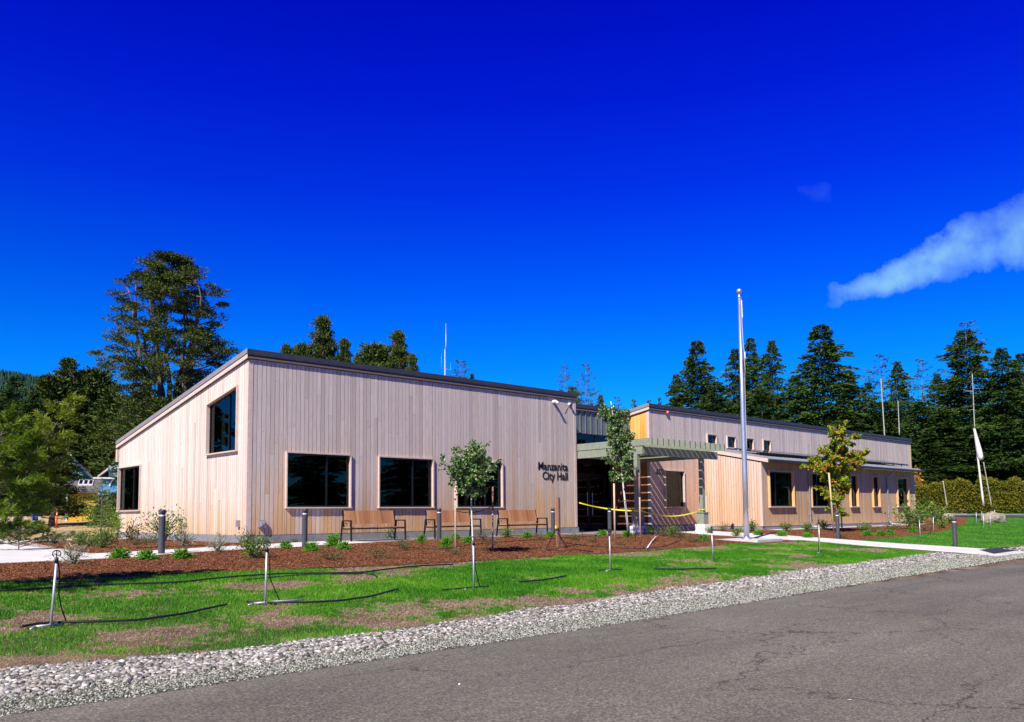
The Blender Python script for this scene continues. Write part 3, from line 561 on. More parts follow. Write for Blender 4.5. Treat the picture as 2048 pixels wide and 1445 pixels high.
# --- main block
H0 = 5.50; SL = .168; D1 = 12.0
W1 = [(1.27, 3.69, .83, 2.66), (4.79, 7.21, .83, 2.66), (8.28, 10.66, .83, 2.66)]
inset = lambda Ws: [(a+.012, b-.012, c+.012, (d-.012) if not callable(d) else d) for a, b, c, d in Ws]
Tf = Tfront(0)
backing(Tf, .12, 15.0, .0, H0, inset(W1), hall, 'wall'); boards('cladding', Tf, .135, 14.88, .0, H0, inset(W1), MT['siding'], hall, label='pinkish grey cedar boards of the long front wall')
Ts = Tside(0); topL = lambda y: H0-.0-SL*y
trap = lambda y: 4.88-SL*y
W2 = [(.64, 3.0, 2.64, trap), (9.25, 11.85, .83, 2.66)]
hs2 = [(.652, 2.988, 2.652, lambda y: trap(y)-.012), (9.262, 11.838, .842, 2.648)]
backing(Ts, 0, D1, .0, topL, hs2, hall, 'wall'); boards('cladding', Ts, .12, D1-.02, .0, topL, hs2, MT['siding_side'], hall, label='pale cedar boards of the gable end under the rising roof')
b = MB(); b.box(-.028, .02, -.03, .112, 0, H0-.02); b.box(.021, .13, -.034, .02, 0, H0); b.build('corner_trim', MT['trim'], hall)
b = MB(); b.box(14.885, 15.0, -.034, .0, 0, H0); b.build('corner_trim', MT['trim'], hall)
b = MB(); b.box(15.0, 15.025, -.034, 1.1, 0, H0-.1); b.build('corner_trim', MT['trim'], hall)
for k, (a, c, z0, z1) in enumerate(W1): window(hall, Tf, a, c, z0, z1, mull=(a+1.52,))
window(hall, Ts, .64, 3.0, 2.64, None, ztop=trap, mull=(1.42,), curtain=(2.35, 2.6)); window(hall, Ts, 9.25, 11.85, .83, 2.66, mull=(10.2,))
# interior of the main block: dark shell, floor
b = MB(); b.box(.17, 14.98, .17, .2+D1-.3, -.05, .0); b.box(.17, 14.98, D1-.2, D1, 0, 3.4); b.box(14.9, 14.98, .2, D1, 0, 5.2); b.box(7.4, 7.5, .6, D1, 0, 4.0); b.build('interior', MT['room'], hall)
# roof: sloping slab, fascia layers
def shed_roof(x0, x1, y0, y1, zt, sl, parent, ov=.11, left=True, name='roof', edge='fasciametal', right=True):
    def slab(a0, a1, o, zt_, th, m, nm, par):
        b = MB(); V = []
        for dz in (-th, 0):
            for x, y in ((a0, y0-o), (a1, y0-o), (a1, y1+o), (a0, y1+o)): V.append((x, y, zt_-sl*(y-y0)+dz))
        b.hexa(V); return b.build(nm, m, par)
    r = slab(x0-ov, x1+ov, ov, zt, .145, MT['roofmetal'], name, parent)
    slab(x0-ov+.012, x1+ov-.012, ov-.012, zt-.147, .012, MT['fasciametal'], 'drip_edge', r)
    slab(x0-ov+.045, x1+ov-.045, ov-.045, zt-.161, .075, MT['roofmetal'], 'reveal', r)
    slab(x0-ov+.015, x1+ov-.015, ov-.015, zt-.2365, .05, MT['fasciawood'], 'fascia_board', r)
    if left:   # pale metal rake on the gable end
        b = MB(); xa = x0-ov-.006; V = [(xa-.012, y, zt-sl*(y-y0)+dz+.006) for y, dz in ((y0-ov-.01, -.15), (y1+ov, -.15), (y1+ov, 0), (y0-ov-.01, 0))]; V = [(xa+.004, q[1], q[2]) for q in V]+V
        b.add(V, [(0, 1, 2, 3), (7, 6, 5, 4), (0, 4, 5, 1), (1, 5, 6, 2), (2, 6, 7, 3), (3, 7, 4, 0)]); b.build('rake_flashing', MT[edge], r)
        b = MB(); V = [(x0-ov-.004, y, zt-sl*(y-y0)+dz) for y, dz in ((y0-ov, -.295), (y1+ov, -.295), (y1+ov, -.175), (y0-ov, -.175))]; V = [(q[0]+.012, q[1], q[2]) for q in V]+V
        b.add(V, [(0, 1, 2, 3), (7, 6, 5, 4), (0, 4, 5, 1), (1, 5, 6, 2), (2, 6, 7, 3), (3, 7, 4, 0)]); b.build('rake_board', MT['trim'], r)
    return r
shed_roof(0, 15.0, 0, D1, 5.80, SL, hall)
b = MB(); b.box(-.10, .02, D1+.0, D1+.14, 2.9, 3.42); b.build('rafter_tail', MT['trim'], hall)
b = MB(); b.box(.05, 14.97, -.015, .3, -.45, -.004); b.box(-.02, .05, -.015, D1, -.45, -.004); b.box(14.97, 15.12, -.02, 2.3, -.45, -.004); b.build('foundation', MT['found'], hall)
b = MB(); b.box(0, 15, D1-.02, D1+.0, 0, 3.2); b.box(14.99, 15.0, .05, D1, 0, 5.3); b.build('wall', MT['paper'], hall)
# --- entrance link
YC = 1.13; XC0, XC1 = 15.0, 20.2; Tc = Tfront(YC)
r = shed_roof(XC0+.1, XC1-.1, YC, 11, 5.57, SL*.9, hall, left=False)
b = MB(); b.box(XC0, XC1, YC, YC+.15, 4.25, 5.3); link = b.build('metal_cladding', MT['seam'], hall); link['label'] = 'grey green standing seam metal wall above the entrance'
b = MB()
for x in np.arange(XC0+.05, XC1, .37): b.box(x, x+.028, YC-.045, YC-.001, 4.26, 5.28)
b.build('standing_seam', MT['seam'], link)
b = MB(); b.box(XC0+.0, XC1, YC-.02, YC+.12, 4.2, 4.25); b.box(XC0, XC1, YC, YC+.1, 3.42, 3.6); b.box(XC0, XC0+.9, YC, YC+.1, 3.6, 4.2); b.box(17.6, 17.68, YC, YC+.1, 3.6, 4.2); b.box(XC1-.06, XC1, YC, YC+.1, 3.6, 4.2); cw = b.build('clerestory_frame', MT['alu'], hall)
b = MB(); b.box(XC0+.9, 17.6, YC+.04, YC+.05, 3.6, 4.2); b.box(17.68, XC1-.06, YC+.04, YC+.05, 3.6, 4.2); b.build('glass_pane', MT['glass'], cw)
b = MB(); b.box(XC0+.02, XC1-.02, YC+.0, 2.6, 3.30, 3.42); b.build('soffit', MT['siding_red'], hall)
b = MB(); YD = 2.45
for x0, x1, z0, z1 in ((15.02, 17.25, -.24, 3.3), (17.25, 20.18, 2.98, 3.3), (17.25, 20.18, 2.40, 2.52), (17.25, 17.33, -.2, 2.98), (20.05, 20.18, -.2, 2.98), (19.75, 19.83, -.2, 2.98)): b.box(x0, x1, YD, YD+.12, z0, z1)
ef = b.build('entrance_frame', MT['alu'], hall)
b = MB(); b.box(17.33, 19.75, YD+.05, YD+.06, 2.52, 2.98); b.box(19.83, 20.05, YD+.05, YD+.06, -.2, 2.98); b.build('glass_pane', MT['glass'], ef)
for x0 in (17.34, 18.55):
    b = MB(); x1 = x0+1.19
    for q in ((x0, x0+.1, -.2, 2.38), (x1-.1, x1, -.2, 2.38), (x0+.1, x1-.1, -.2, .06), (x0+.1, x1-.1, 2.26, 2.38)): b.box(q[0], q[1], YD-.02, YD+.04, q[2], q[3])
    d = b.build('entrance_door', MT['alu'], hall)
    b = MB(); b.box(x0+.1, x1-.1, YD, YD+.012, .06, 2.26); b.build('glass_pane', MT['glass'], d)
    hx_ = x1-.18 if x0 < 18 else x0+.16
    b = MB(); b.tube([(hx_, YD-.09, .5), (hx_, YD-.09, 1.6)], .018); b.tube([(hx_, YD-.09, .6), (hx_, YD-.02, .6)], .012); b.tube([(hx_, YD-.09, 1.5), (hx_, YD-.02, 1.5)], .012); b.build('handle', MT['steel'], d)
b = MB(); b.box(15.1, 20.1, YD+.5, YD+3.5, -.22, -.2); b.box(15.1, 20.1, YD+3.4, YD+3.5, -.2, 3.3); b.box(15.05, 15.1, YD, YD+3.5, -.2, 3.3); b.box(20.1, 20.15, YD, YD+3.5, -.2, 3.3); b.box(15.1, 20.1, YC+.3, YD+3.5, 4.6, 4.65); b.build('interior', MT['room'], hall)
# --- upper block behind the low wing
X2 = 20.2; X3 = 51.05; Tb = Tfront(0)
UW = [(24.93, 25.84, 3.98, 4.65), (26.78, 27.66, 3.98, 4.65), (28.65, 29.47, 3.98, 4.65), (30.42, 31.28, 3.98, 4.65)]
LW = [(21.28, 22.88, .83, 2.66)]
backing(Tb, X2+.1, X3, 0, H0, inset(UW+LW), hall, 'wall')
boards('cladding', Tb, X2+.12, X3-.1, 3.30, H0, inset(UW), MT['siding'], hall, label='grey cedar boards of the upper wall above the low roof')
boards('cladding', Tb, X2+.12, 24.25, 0, 3.296, inset(LW), MT['siding_peach'], hall, label='peach coloured cedar boards behind the entrance canopy')
for q in UW: window(hall, Tb, *q, tw=.05)
window(hall, Tb, *LW[0], curtain=(22.2, 22.75))
Tx = Tside(X2)
topx = lambda y: H0-SL*y
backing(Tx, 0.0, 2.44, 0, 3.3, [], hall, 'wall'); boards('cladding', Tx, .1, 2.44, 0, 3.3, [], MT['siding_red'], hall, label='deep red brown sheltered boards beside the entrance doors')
backing(Tx, 0.0, 12.0, 3.3, topx, [], hall, 'wall'); boards('cladding', Tx, .13, 6, 3.3, topx, [], MT['siding_new'], hall, .19, label='bright orange new cedar boards on the short side wall')
b = MB(); b.box(X2-.03, X2+.12, -.034, -.0, 0, H0); b.box(X2-.03, X2, 0, .13, 0, H0-.02); b.build('corner_trim', MT['trim'], hall)
b = MB(); b.box(X3-.1, X3+.03, -.034, .1, 3.3, H0); b.build('corner_trim', MT['trim_new'], hall)
shed_roof(X2, X3, 0, 12, 5.80, SL, hall)
b = MB(); b.box(X2, 24.2, -.0, .3, -.45, -.004); b.box(X2-.05, 24.2, -.35, -.0, -.45, -.10); b.build('foundation', MT['found'], hall)
b = MB(); b.box(X3-.01, X3, .0, 12, 0, 5.4); b.box(X2+.2, X3, 11.9, 12, 0, 3.4); b.box(X2+.2, X3, 3.0, 3.05, 0, 5.0); b.build('wall', MT['paper'], hall)
# --- low wing
XL, XE, YL = 24.25, 42.4, -3.5; Tl = Tfront(YL)
LWW = [(24.80, 27.2, .79, 2.60), (28.98, 31.46, .79, 2.60), (33.40, 34.38, .79, 2.60), (36.25, 37.18, .79, 2.60), (39.64, 41.33, .79, 2.60)]
backing(Tl, XL+.05, XE, -.1, 3.0, inset(LWW), hall, 'wall'); boards('cladding', Tl, XL+.10, XE-.08, -.1, 3.0, inset(LWW), MT['siding_low'], hall, .14, label='tan brown cedar boards along the low wing')
for k, q in enumerate(LWW): window(hall, Tl, *q, trim='trim_new', proj=.13, mull=((q[0]+.75,) if q[1]-q[0] > 2 else ()), curtain=((q[1]-.55, q[1]-.1) if k in (0, 1, 4) else None), bottom='trim', tw=.055)
lt_ = lambda y: 2.95+.203*(y-YL); Txl = Tside(XL)
backing(Txl, YL, 0, -.1, lt_, [], hall, 'wall'); boards('cladding', Txl, YL+.10, -.0, -.1, lt_, [], MT['siding_peach'], hall, .14, label='peach cedar boards on the end wall of the low wing')
b = MB(); b.box(XL-.028, XL+.10, YL-.034, YL, -.1, 2.95); b.box(XL-.028, XL, YL, YL+.1, -.1, 2.95); b.build('corner_trim', MT['trim'], hall)
b = MB(); b.box(XE-.08, XE+.03, YL-.034, YL, -.1, 2.95); b.build('corner_trim', MT['trim'], hall)
b = MB(); b.box(XL+.02, XE, YL-.0, YL+.3, -.6, -.104); b.box(XL-.0, XL+.02, YL, 0, -.6, -.104); b.build('foundation', MT['found'], hall)
b = MB(); b.box(XE-.05, XE, YL+.2, 0, 0, 3); b.box(XL+.2, XE-.1, -.8, -.75, 0, 3.2); b.box(XL+.2, XE-.1, YL+.2, -.8, -.1, -.05); b.build('interior', MT['room'], hall)
ye = YL-.45; ze = 2.98
b = MB(); V = []
zr = lambda y: 3.10+.203*(y-ye)
for dz in (-.10, 0):
    for x, y in ((XL-.06, ye), (XE+.35, ye), (XE+.35, -.03), (XL-.06, -.03)): V.append((x, y, zr(y)+dz))
b.hexa(V); lowroof = b.build('roof', MT['roofgrey'], hall); lowroof['label'] = 'light grey metal roof of the low wing'
b = MB()
for x in np.arange(XL+.1, XE+.3, .42):
    V = []
    for dz in (.001, .035):
        for xx, y in ((x, ye+.01), (x+.022, ye+.01), (x+.022, -.04), (x, -.04)): V.append((xx, y, zr(y)+dz))
    b.hexa(V)
b.build('standing_seam', MT['roofgrey'], lowroof)
b = MB(); V = [(XL-.09, y, zr(y)+dz) for y, dz in ((ye, -.17), (-.03, -.17), (-.03, -.0), (ye, -.0))]; V = [(q[0]+.028, q[1], q[2]) for q in V]+V
b.add(V, [(0, 1, 2, 3), (7, 6, 5, 4), (0, 4, 5, 1), (1, 5, 6, 2), (2, 6, 7, 3), (3, 7, 4, 0)]); b.build('rake_board', MT['trim'], lowroof)
b = MB(); V = []
for dz in (-.012, 0):
    for x, y in ((XL-.05, ye+.02), (XE+.33, ye+.02), (XE+.33, YL+.0), (XL-.05, YL+.0)): V.append((x, y, zr(y)-.102+dz))
b.hexa(V); b.build('soffit', MT['siding_low'], lowroof)
b = MB(); prof = [(0, 0), (0, -.10), (-.03, -.125), (-.09, -.125), (-.125, -.09), (-.125, .0), (-.115, .0), (-.115, -.085), (-.085, -.115), (-.03, -.115), (-.01, -.09), (-.01, 0)]
V = [(x, ye-.002+p[0], 3.08+p[1]) for x in (XL-.1, XE+.36) for p in prof]; k = len(prof)
b.add(V, [(i, (i+1) % k, k+(i+1) % k, k+i) for i in range(k)]); b.hexa([(x, y, z) for z in (2.955, 3.08) for x, y in ((XL-.104, ye-.125), (XL-.098, ye-.125), (XL-.098, ye-.002), (XL-.104, ye-.002))]); b.build('gutter', MT['gutter'], hall)
for x in (28.78, 38.25):
    b = MB(); b.tube([(x, ye-.06, 2.96), (x, ye-.04, 2.88), (x, YL-.16, 2.62), (x, YL-.085, 2.5), (x, YL-.085, .02), (x+.02, YL-.14, -.08), (x+.04, YL-.28, -.14)], .052, 10); s_ = b.build('downspout', MT['spout'], hall, True)
    for z in (.4, 1.9): b = MB(); b.box(x-.07, x+.07, YL-.145, YL-.02, z, z+.03); b.build('bracket', MT['spout'], s_)
    b = MB(); b.box(x-.15, x+.15, YL-.75, YL-.25, -.20, -.14); b.build('splash_block', MT['concrete'], hall)
# solar array on the low roof
nP = 17
for i in range(nP):
    x = 25.9+i*1.04; b = MB(); V = []
    for dz in (.17, .205):
        for xx, y in ((x, -2.75), (x+1.0, -2.75), (x+1.0, -1.05), (x, -1.05)): V.append((xx, y, zr(y)+dz))
    b.hexa(V); pn = b.build('solar_panel', MT['solar'], hall)
b = MB()
for y in (-2.5, -1.4): b.box(25.8, 25.9+nP*1.04+.6, y-.025, y+.025, zr(y)+.11, zr(y)+.165)
for x in np.arange(26.2, 44, 1.3):
    for y in (-2.5, -1.4): b.box(x, x+.06, y-.02, y+.02, zr(y), zr(y)+.11)
b.build('panel_rail', MT['blackmetal'], hall)
# wall fixtures
cmr = MB(); cmr.lathe([(0, 0), (.07, 0), (.08, .03), (.07, .14), (.03, .24), (0, .24)], 14); V = np.concatenate(cmr.v); cmr.v = [V@np.array([[1, 0, 0], [0, 0, -1], [0, 1, 0]]).T*np.array([1, 1, 1])+np.array([13.62, -.02, 5.33])]
cmr.v = [np.concatenate(cmr.v)]; o = cmr.build('floodlight', MT['white'], hall, True)
b = MB(); b.tube([(13.62, -.22, 5.31), (13.60, -.34, 5.24)], .055, 12); b.build('lamp_head', MT['white'], o, True)
b = MB(); b.lathe([(0, -.02), (.07, 0), (.08, .03), (.07, .07), (.03, .12), (0, .13)], 14); V = np.concatenate(b.v); b.v = [np.stack([V[:, 0]+14.6, -V[:, 2]-.02, V[:, 1]+5.30], 1)]; o = b.build('security_camera', MT['white'], hall, True)
b = MB(); b.lathe([(0, .18), (.05, .17), (.062, .13), (.06, .10)], 12); V = np.concatenate(b.v); b.v = [np.stack([V[:, 0]+14.6, -V[:, 2]-.02, V[:, 1]+5.26], 1)]; b.build('lens', MT['black'], o, True)
b = MB(); b.tube([(14.56, -.03, 5.22), (14.4, -.04, 5.02), (14.28, -.04, 4.9)], .008, 5); b.build('cable', MT['spout'], o)
b = MB(); b.box(21.46, 21.60, -.13, -.024, 5.40, 5.58); o = b.build('alarm_strobe', MT['red'], hall); b = MB(); b.box(21.49, 21.57, -.16, -.131, 5.45, 5.54); b.build('strobe_lens', MT['white'], o)
b = MB(); b.box(.36, .56, -.13, -.026, .24, .46); o = b.build('outlet_box', MT['spout'], hall); b = MB(); b.box(.39, .45, -.16, -.131, .28, .42); b.box(.47, .53, -.15, -.131, .33, .43); b.build('cover', MT['galv'], o)
b = MB(); b.box(-.12, -.03, .38, .50, .26, .47); o = b.build('outlet_box', MT['spout'], hall)
# raised letters
def letters(txt, x, z, size, parent, name, right=False, slant=0, y=-.036, sx=1.0):
    cu = bpy.data.curves.new(name, 'FONT'); cu.body = txt; cu.size = size; cu.extrude = .006; cu.offset = .006; cu.shear = slant; cu.align_x = 'RIGHT' if right else 'LEFT'; cu.resolution_u = 3; cu.space_character = 1.0
    tmp = bpy.data.objects.new('tmp', cu); COL.objects.link(tmp); dg = bpy.context.evaluated_depsgraph_get(); me = bpy.data.meshes.new_from_object(tmp.evaluated_get(dg)); bpy.data.objects.remove(tmp)
    n = len(me.vertices); co = np.empty(n*3, np.float32); me.vertices.foreach_get('co', co); co = co.reshape(-1, 3); co = np.stack([co[:, 0]*sx+x, y-co[:, 2], co[:, 1]+z], 1); me.vertices.foreach_set('co', co.ravel().astype(np.float32)); me.update()
    me.materials.clear(); me.materials.append(MT['black']); o = bpy.data.objects.new(name, me); COL.objects.link(o); o.parent = parent; return o
o = letters('Manzanita', 14.47, 2.42, .47, hall, 'sign_lettering', True, sx=.96); o['label'] = 'black raised letters reading Manzanita'
o = letters('City Hall', 14.47, 2.02, .47, hall, 'sign_lettering', True, sx=.93); o['label'] = 'black raised letters reading City Hall'
o = letters('655', 20.60, 2.42, .38, hall, 'house_number', False, .25); o['label'] = 'black raised number 655'
# --- entrance canopy
can = thing('entrance_canopy', (15.2, -3.2, -.24), 0, 'grey green timber trellis canopy over the entrance on two pedestal posts', 'canopy')
def rel(b): b.v = [np.concatenate(b.v)-np.array([15.2, -3.2, -.24])]; b.f4 = [np.concatenate(b.f4)] if b.f4 else []; return b
PX = [15.2, 19.75]
b = MB()
for j in range(15):
    x = 15.12+j*.3715
    bb = MB(); bb.box(x-.019, x+.019, -4.05, YC-.05 if x < X2-.1 else -.06, 3.31, 3.595); jo = rel(bb).build('joist', MT['greenwood'], can); bb = MB(); bb.box(x-.0195, x+.0195, -4.058, -4.051, 3.312, 3.593); rel(bb).build('dark_end', MT['joistdark'], jo)  # thin dark plate added over each joist front to draw a dark line
for a in ((15.13, 15.27, -3.55, YC-.05), (19.68, 19.82, -3.27, YC-.05)):
    bb = MB(); bb.box(*a, 2.97, 3.308); rel(bb).build('beam', MT['greenwood'], can)
bb = MB(); bb.box(15.27, 19.68, -3.27, -3.13, 2.975, 3.308); rel(bb).build('beam', MT['greenwood'], can)
bb = MB(); bb.box(19.82, 20.95, -3.27, -3.13, 2.975, 3.308); rel(bb).build('beam_end', MT['greenwood'], can)
bb = MB(); bb.box(15.28, 19.67, .95, 1.05, 3.10, 3.307) ; rel(bb).build('ledger', MT['greenwood'], can)
for x in PX:
    bb = MB(); bb.box(x-.10, x+.10, -3.29, -3.11, .60, 2.968); po = rel(bb).build('post', MT['greenwood'], can)
    bb = MB(); bb.box(x-.18, x+.18, -3.38, -3.02, .075, .565); bb.box(x-.215, x+.215, -3.415, -2.985, .565, .60); rel(bb).build('pedestal', MT['greenwood'], po)
    bb = MB(); bb.box(x-.24, x+.24, -3.44, -2.96, -.40, .07); rel(bb).build('footing', MT['footing'], po)

# ------------------------------------------------------------------ benches
def slats_box(x0, x1, y0, y1, z0, z1, n, tilt=0):
    b = MB()
    w = (x1-x0)/n
    for i in range(n):
        a = x0+i*w+.0025; c_ = x0+(i+1)*w-.0025
        b.hexa([(a, y0+tilt*0, z0), (c_, y0, z0), (c_, y0+.03, z0), (a, y0+.03, z0), (a, y1, z1), (c_, y1, z1), (c_, y1+.03, z1), (a, y1+.03, z1)])
    return b
def bench(loc, label):
    t_ = thing('park_bench', loc, 0, label, 'bench', 'slatted benches along the front wall')
    L = 2.05
    b = MB(); n = 22; w = L/n
    for i in range(n): b.box(-L/2+i*w+.003, -L/2+(i+1)*w-.003, -.26, .22, .425, .455)
    b.build('seat', MT['slat'], t_)
    b = MB()
    for i in range(n):
        a, c_ = -L/2+.06+i*(w-.006), -L/2+.06+(i+1)*(w-.006)-.006; b.hexa([(a, .17, .55), (c_, .17, .55), (c_, .195, .55), (a, .195, .55), (a, .28, .99), (c_, .28, .99), (c_, .305, .99), (a, .305, .99)])
    b.build('backrest', MT['slat'], t_)
    for s_ in (-1, 1):
        x = s_*(L/2+.03); b = MB()
        b.bar((x, -.30, 0), (x, -.27, .66), .045, .045, (1, 0, 0)); b.bar((x, .34, 0), (x, .24, .66), .045, .045, (1, 0, 0)); b.bar((x, -.295, .66), (x, .262, .66), .045, .04)
        b.bar((x, -.25, .40), (x, .26, .40), .04, .04); b.bar((x-s_*.05, .23, .40), (x-s_*.05, .325, 1.0), .02, .04, (1, 0, 0)); b.build('side_frame', MT['blackmetal'], t_)
    b = MB()
    for y in (-.2, .16): b.box(-L/2-.03, L/2+.03, y-.02, y+.02, .385, .424)
    b.build('rail', MT['blackmetal'], t_)
    return t_
for x, lb in ((3.92, 'slatted wooden bench with black arms under the gap right of the first big window'), (7.28, 'slatted wooden bench partly behind the young round tree and a bollard'), (10.72, 'slatted wooden bench below the lettering side of the front wall')):
    bench((x, -1.12, float(gz(x, -1.12))+.02), lb)
# ------------------------------------------------------------------ bollards
def bollard_make():
    t_ = thing('bollard')
    b = MB(); b.lathe([(.078, -.03), (.078, .90)], 20); b.build('post', MT['bollard'], t_, True)
    b = MB(); b.lathe([(.066, .90), (.066, .945)], 20); b.build('lamp_ring', MT['lens'], t_, True)
    b = MB(); b.lathe([(.066, .945), (.078, .945), (.078, 1.05), (.072, 1.06), (0, 1.06)], 20); b.build('cap', MT['bollard'], t_, True)
    return t_
BL = [((-4.0, -3.95), 'charcoal bollard light in front of the pale gable end'), ((0.15, -3.35), 'charcoal bollard light below the first big window'), ((6.19, -1.7), 'charcoal bollard light beside the second bench'), ((11.75, -1.75), 'charcoal bollard light in front of the third bench'),
      ((14.9, -1.95), 'charcoal bollard light in front of the entrance doors'), ((20.45, -9.02), 'charcoal bollard light below the turning maple'), ((21.75, -12.9), 'charcoal bollard light near the road end of the walk'), ((-3.5, 12.3), 'charcoal bollard light far left behind the shrubs')]
bp = None
for (x, y), lb in BL:
    if bp is None: o = bp = bollard_make(); o.location = (x, y, float(gz(x, y))+.02)
    else: o = dup(bp, (x, y, float(gz(x, y))+.02))
    tag(o, lb, 'bollard', 'charcoal bollard lights')
# ------------------------------------------------------------------ flagpole
fx, fy = 15.51, -7.95; fz = float(gz(fx, fy))
t_ = thing('flagpole', (fx, fy, fz), 0, 'tall tapered silver flagpole without a flag on a concrete pad', 'flagpole')
b = MB(); b.lathe([(.19, .06), (.19, .09), (.12, .13), (.105, .16)], 20); b.build('collar', MT['steel'], t_, True)
b = MB(); b.tube([(0, 0, .08), (0, 0, 2.5), (0, 0, 5), (0, 0, 9.02)], [.098, .094, .078, .043], 20); b.build('pole', MT['steel'], t_, True)
b = MB(); b.lathe([(.043, 9.02), (.055, 9.04), (.055, 9.12), (.03, 9.15), (.02, 9.2)], 14); b.build('truck', MT['steel'], t_, True)
b = MB(); th = np.linspace(0, np.pi, 12); b.lathe([(max(.001, .105*math.sin(a)), 9.29-.105*math.cos(a)) for a in th], 18); b.build('ball', MT['steel'], t_, True)
b = MB(); b.tube([(.06, -.03, 9.1), (.065, -.05, 8.6), (.055, -.05, 8.1), (.075, -.06, 7.2), (.11, -.09, 6.9), (.10, -.08, 6.6), (.03, -.13, 6.3), (.085, -.07, 6.0), (.10, -.05, 3), (.11, -.05, 1.2)], .007, 5); b.tube([(.07, -.05, 8.95), (.075, -.06, 8.3)], .016, 6); b.tube([(.11, -.09, 7.0), (.115, -.095, 6.75)], .025, 6); b.build('halyard', MT['white'], t_)
b = MB(); b.box(-.85, .85, -.95, .85, -.35, .075); b.build('concrete_pad', MT['concrete'], t_)
# ------------------------------------------------------------------ sprinkler stands
def sprinkler(loc, rz, lean, label, head=True, feet=True, h=.8, hose=True, group='pipe sprinkler stands on the lawn', long=0):
    t_ = thing('sprinkler_stand', loc, rz, label, 'sprinkler', group)
    top = np.array([lean, 0, h]); b = MB(); b.tube([(0, 0, .0), tuple(top)], .0165, 8); b.build('riser_pipe', MT['galv'], t_, True)
    if feet:
        b = MB(); b.tube([(-.16, .05, .03), (.0, .0, .035), (.16, .07, .02), (.24, .16, .02)], .014, 7); b.tube([(-.16, .05, .03), (-.26, -.03, .015)], .014, 7)
        if long: b.tube([(0, 0, .04), (long, .1, .03)], .016, 7)
        b.build('pipe_foot', MT['galv'], t_, True)
    if head:
        b = MB(); b.tube([top, top+(0, 0, .07)], .024, 8); a = np.linspace(-.9, np.pi+.9, 12); R_ = .042
        b.tube([(top[0]+R_*math.cos(q)*1.25, 0, top[2]+.115+R_*math.sin(q)) for q in a], .008, 5); b.tube([(top[0], 0, top[2]+.05), (top[0], 0, top[2]+.16)], .007, 5); b.build('sprinkler_head', MT['black'], t_, True)
    if hose:
        b = MB(); b.tube([top+(.02, 0, .01), top+(.05, .01, -.12), (lean+.06, .03, h*.5), (.16, .06, .22), (.24, .08, .04)], .0085, 6); b.build('feed_hose', MT['black'], t_, True)
    return t_
for x, y, rz, ln, lb, kw in ((-8.57, -12.82, .25, .045, 'galvanised sprinkler stand nearest the left tree', {}), (-5.57, -12.54, -.2, .012, 'galvanised sprinkler stand with a long ground pipe left of the bare patch', dict(long=.62)), (-1.64, -12.79, .1, 0, 'galvanised sprinkler stand in front of the young round tree', {}),
                         (2.95, -12.13, .3, -.02, 'galvanised sprinkler stand in front of the entrance', {}), (7.37, -11.91, .2, -.06, 'leaning galvanised sprinkler stand left of the flagpole base', dict(h=.75, feet=False)), (13.01, -12.01, .3, 0, 'galvanised sprinkler stand on the bare patch before the walk', dict(h=.9))):
    sprinkler((x, y, float(gz(x, y))+.005), rz, ln, lb, **kw)
for x, y, ln, h, lb, hd in ((25.55, -10.21, .09, .78, 'bare leaning pale pipe on the right lawn', False), (28.76, -9.56, -.09, .85, 'leaning pale sprinkler pipe by the bed edge at the end of the low wing', True),
                            (43.75, -6.54, -.06, .85, 'farthest left sprinkler pipe of the right lawn cluster', True), (46.21, -6.09, 0, .85, 'sprinkler pipe far behind the right lawn boulder', True), (35.92, -9.42, -.02, .95, 'nearest sprinkler pipe of the right lawn cluster', True), (41.45, -8.04, .07, .9, 'sprinkler pipe leaning right in the right lawn cluster', True), (50.92, -5.38, -.05, .85, 'farthest sprinkler pipe of the right lawn cluster', True), (36.9, -11.4, 0, .9, 'thin black riser at the right edge of the right lawn', True)):
    sprinkler((x, y, float(gz(x, y))+.005), .6, ln, lb, head=hd, feet=False, h=h, hose=hd, group='pipe sprinklers on the right lawn')
# ------------------------------------------------------------------ hoses, stakes, post
def hose(name, pts, r, label, cat, material='black', px=True, lift=.012, group=None, zz=None):
    P = [G(*q) if px else np.array([q[0], q[1], 0]) for q in pts]; P = np.array(P); k = len(P); s_ = np.arange(k); u = np.linspace(0, k-1, k*8)
    Q = np.stack([np.interp(u, s_, P[:, 0]), np.interp(u, s_, P[:, 1])], 1)
    for _ in range(3): Q[1:-1] = (Q[:-2]+2*Q[1:-1]+Q[2:])/4
    Q += (np.stack([vnoise(u, 0*u, 2.1, 51), vnoise(u, 0*u, 2.1, 52)], 1)-.5)*.10
    z = gz(Q[:, 0], Q[:, 1])+lift+.015*vnoise(u, 0*u, 1.3, 53)
    b = MB(); b.tube(np.stack([Q[:, 0], Q[:, 1], z], 1), r, 7); o = b.build(name, MT[material], None, True); return tag(o, label, cat, group)
hose('irrigation_hose', [(-60, 1194), (0, 1188), (104, 1181), (208, 1175), (350, 1171), (480, 1158), (580, 1152), (725, 1150), (775, 1143), (831, 1137), (906, 1133)], .016, 'long black irrigation hose lying along the edge of the mulch', 'hose', lift=.04)
hose('irrigation_hose', [(-40, 1170), (27, 1167), (110, 1167), (208, 1168)], .013, 'black hose on the thatch at the left mulch edge', 'hose', lift=.03)
hose('irrigation_hose', [(480, 1165), (600, 1154), (725, 1151), (745, 1153), (754, 1158)], .013, 'short black hose curling at its end beside the mulch', 'hose', lift=.035)
hose('irrigation_hose', [(37, 1263), (70, 1256), (100, 1253), (180, 1252), (275, 1249), (373, 1236), (458, 1216)], .016, 'black hose crossing the grass by the nearest sprinkler stand', 'hose', lift=.045)
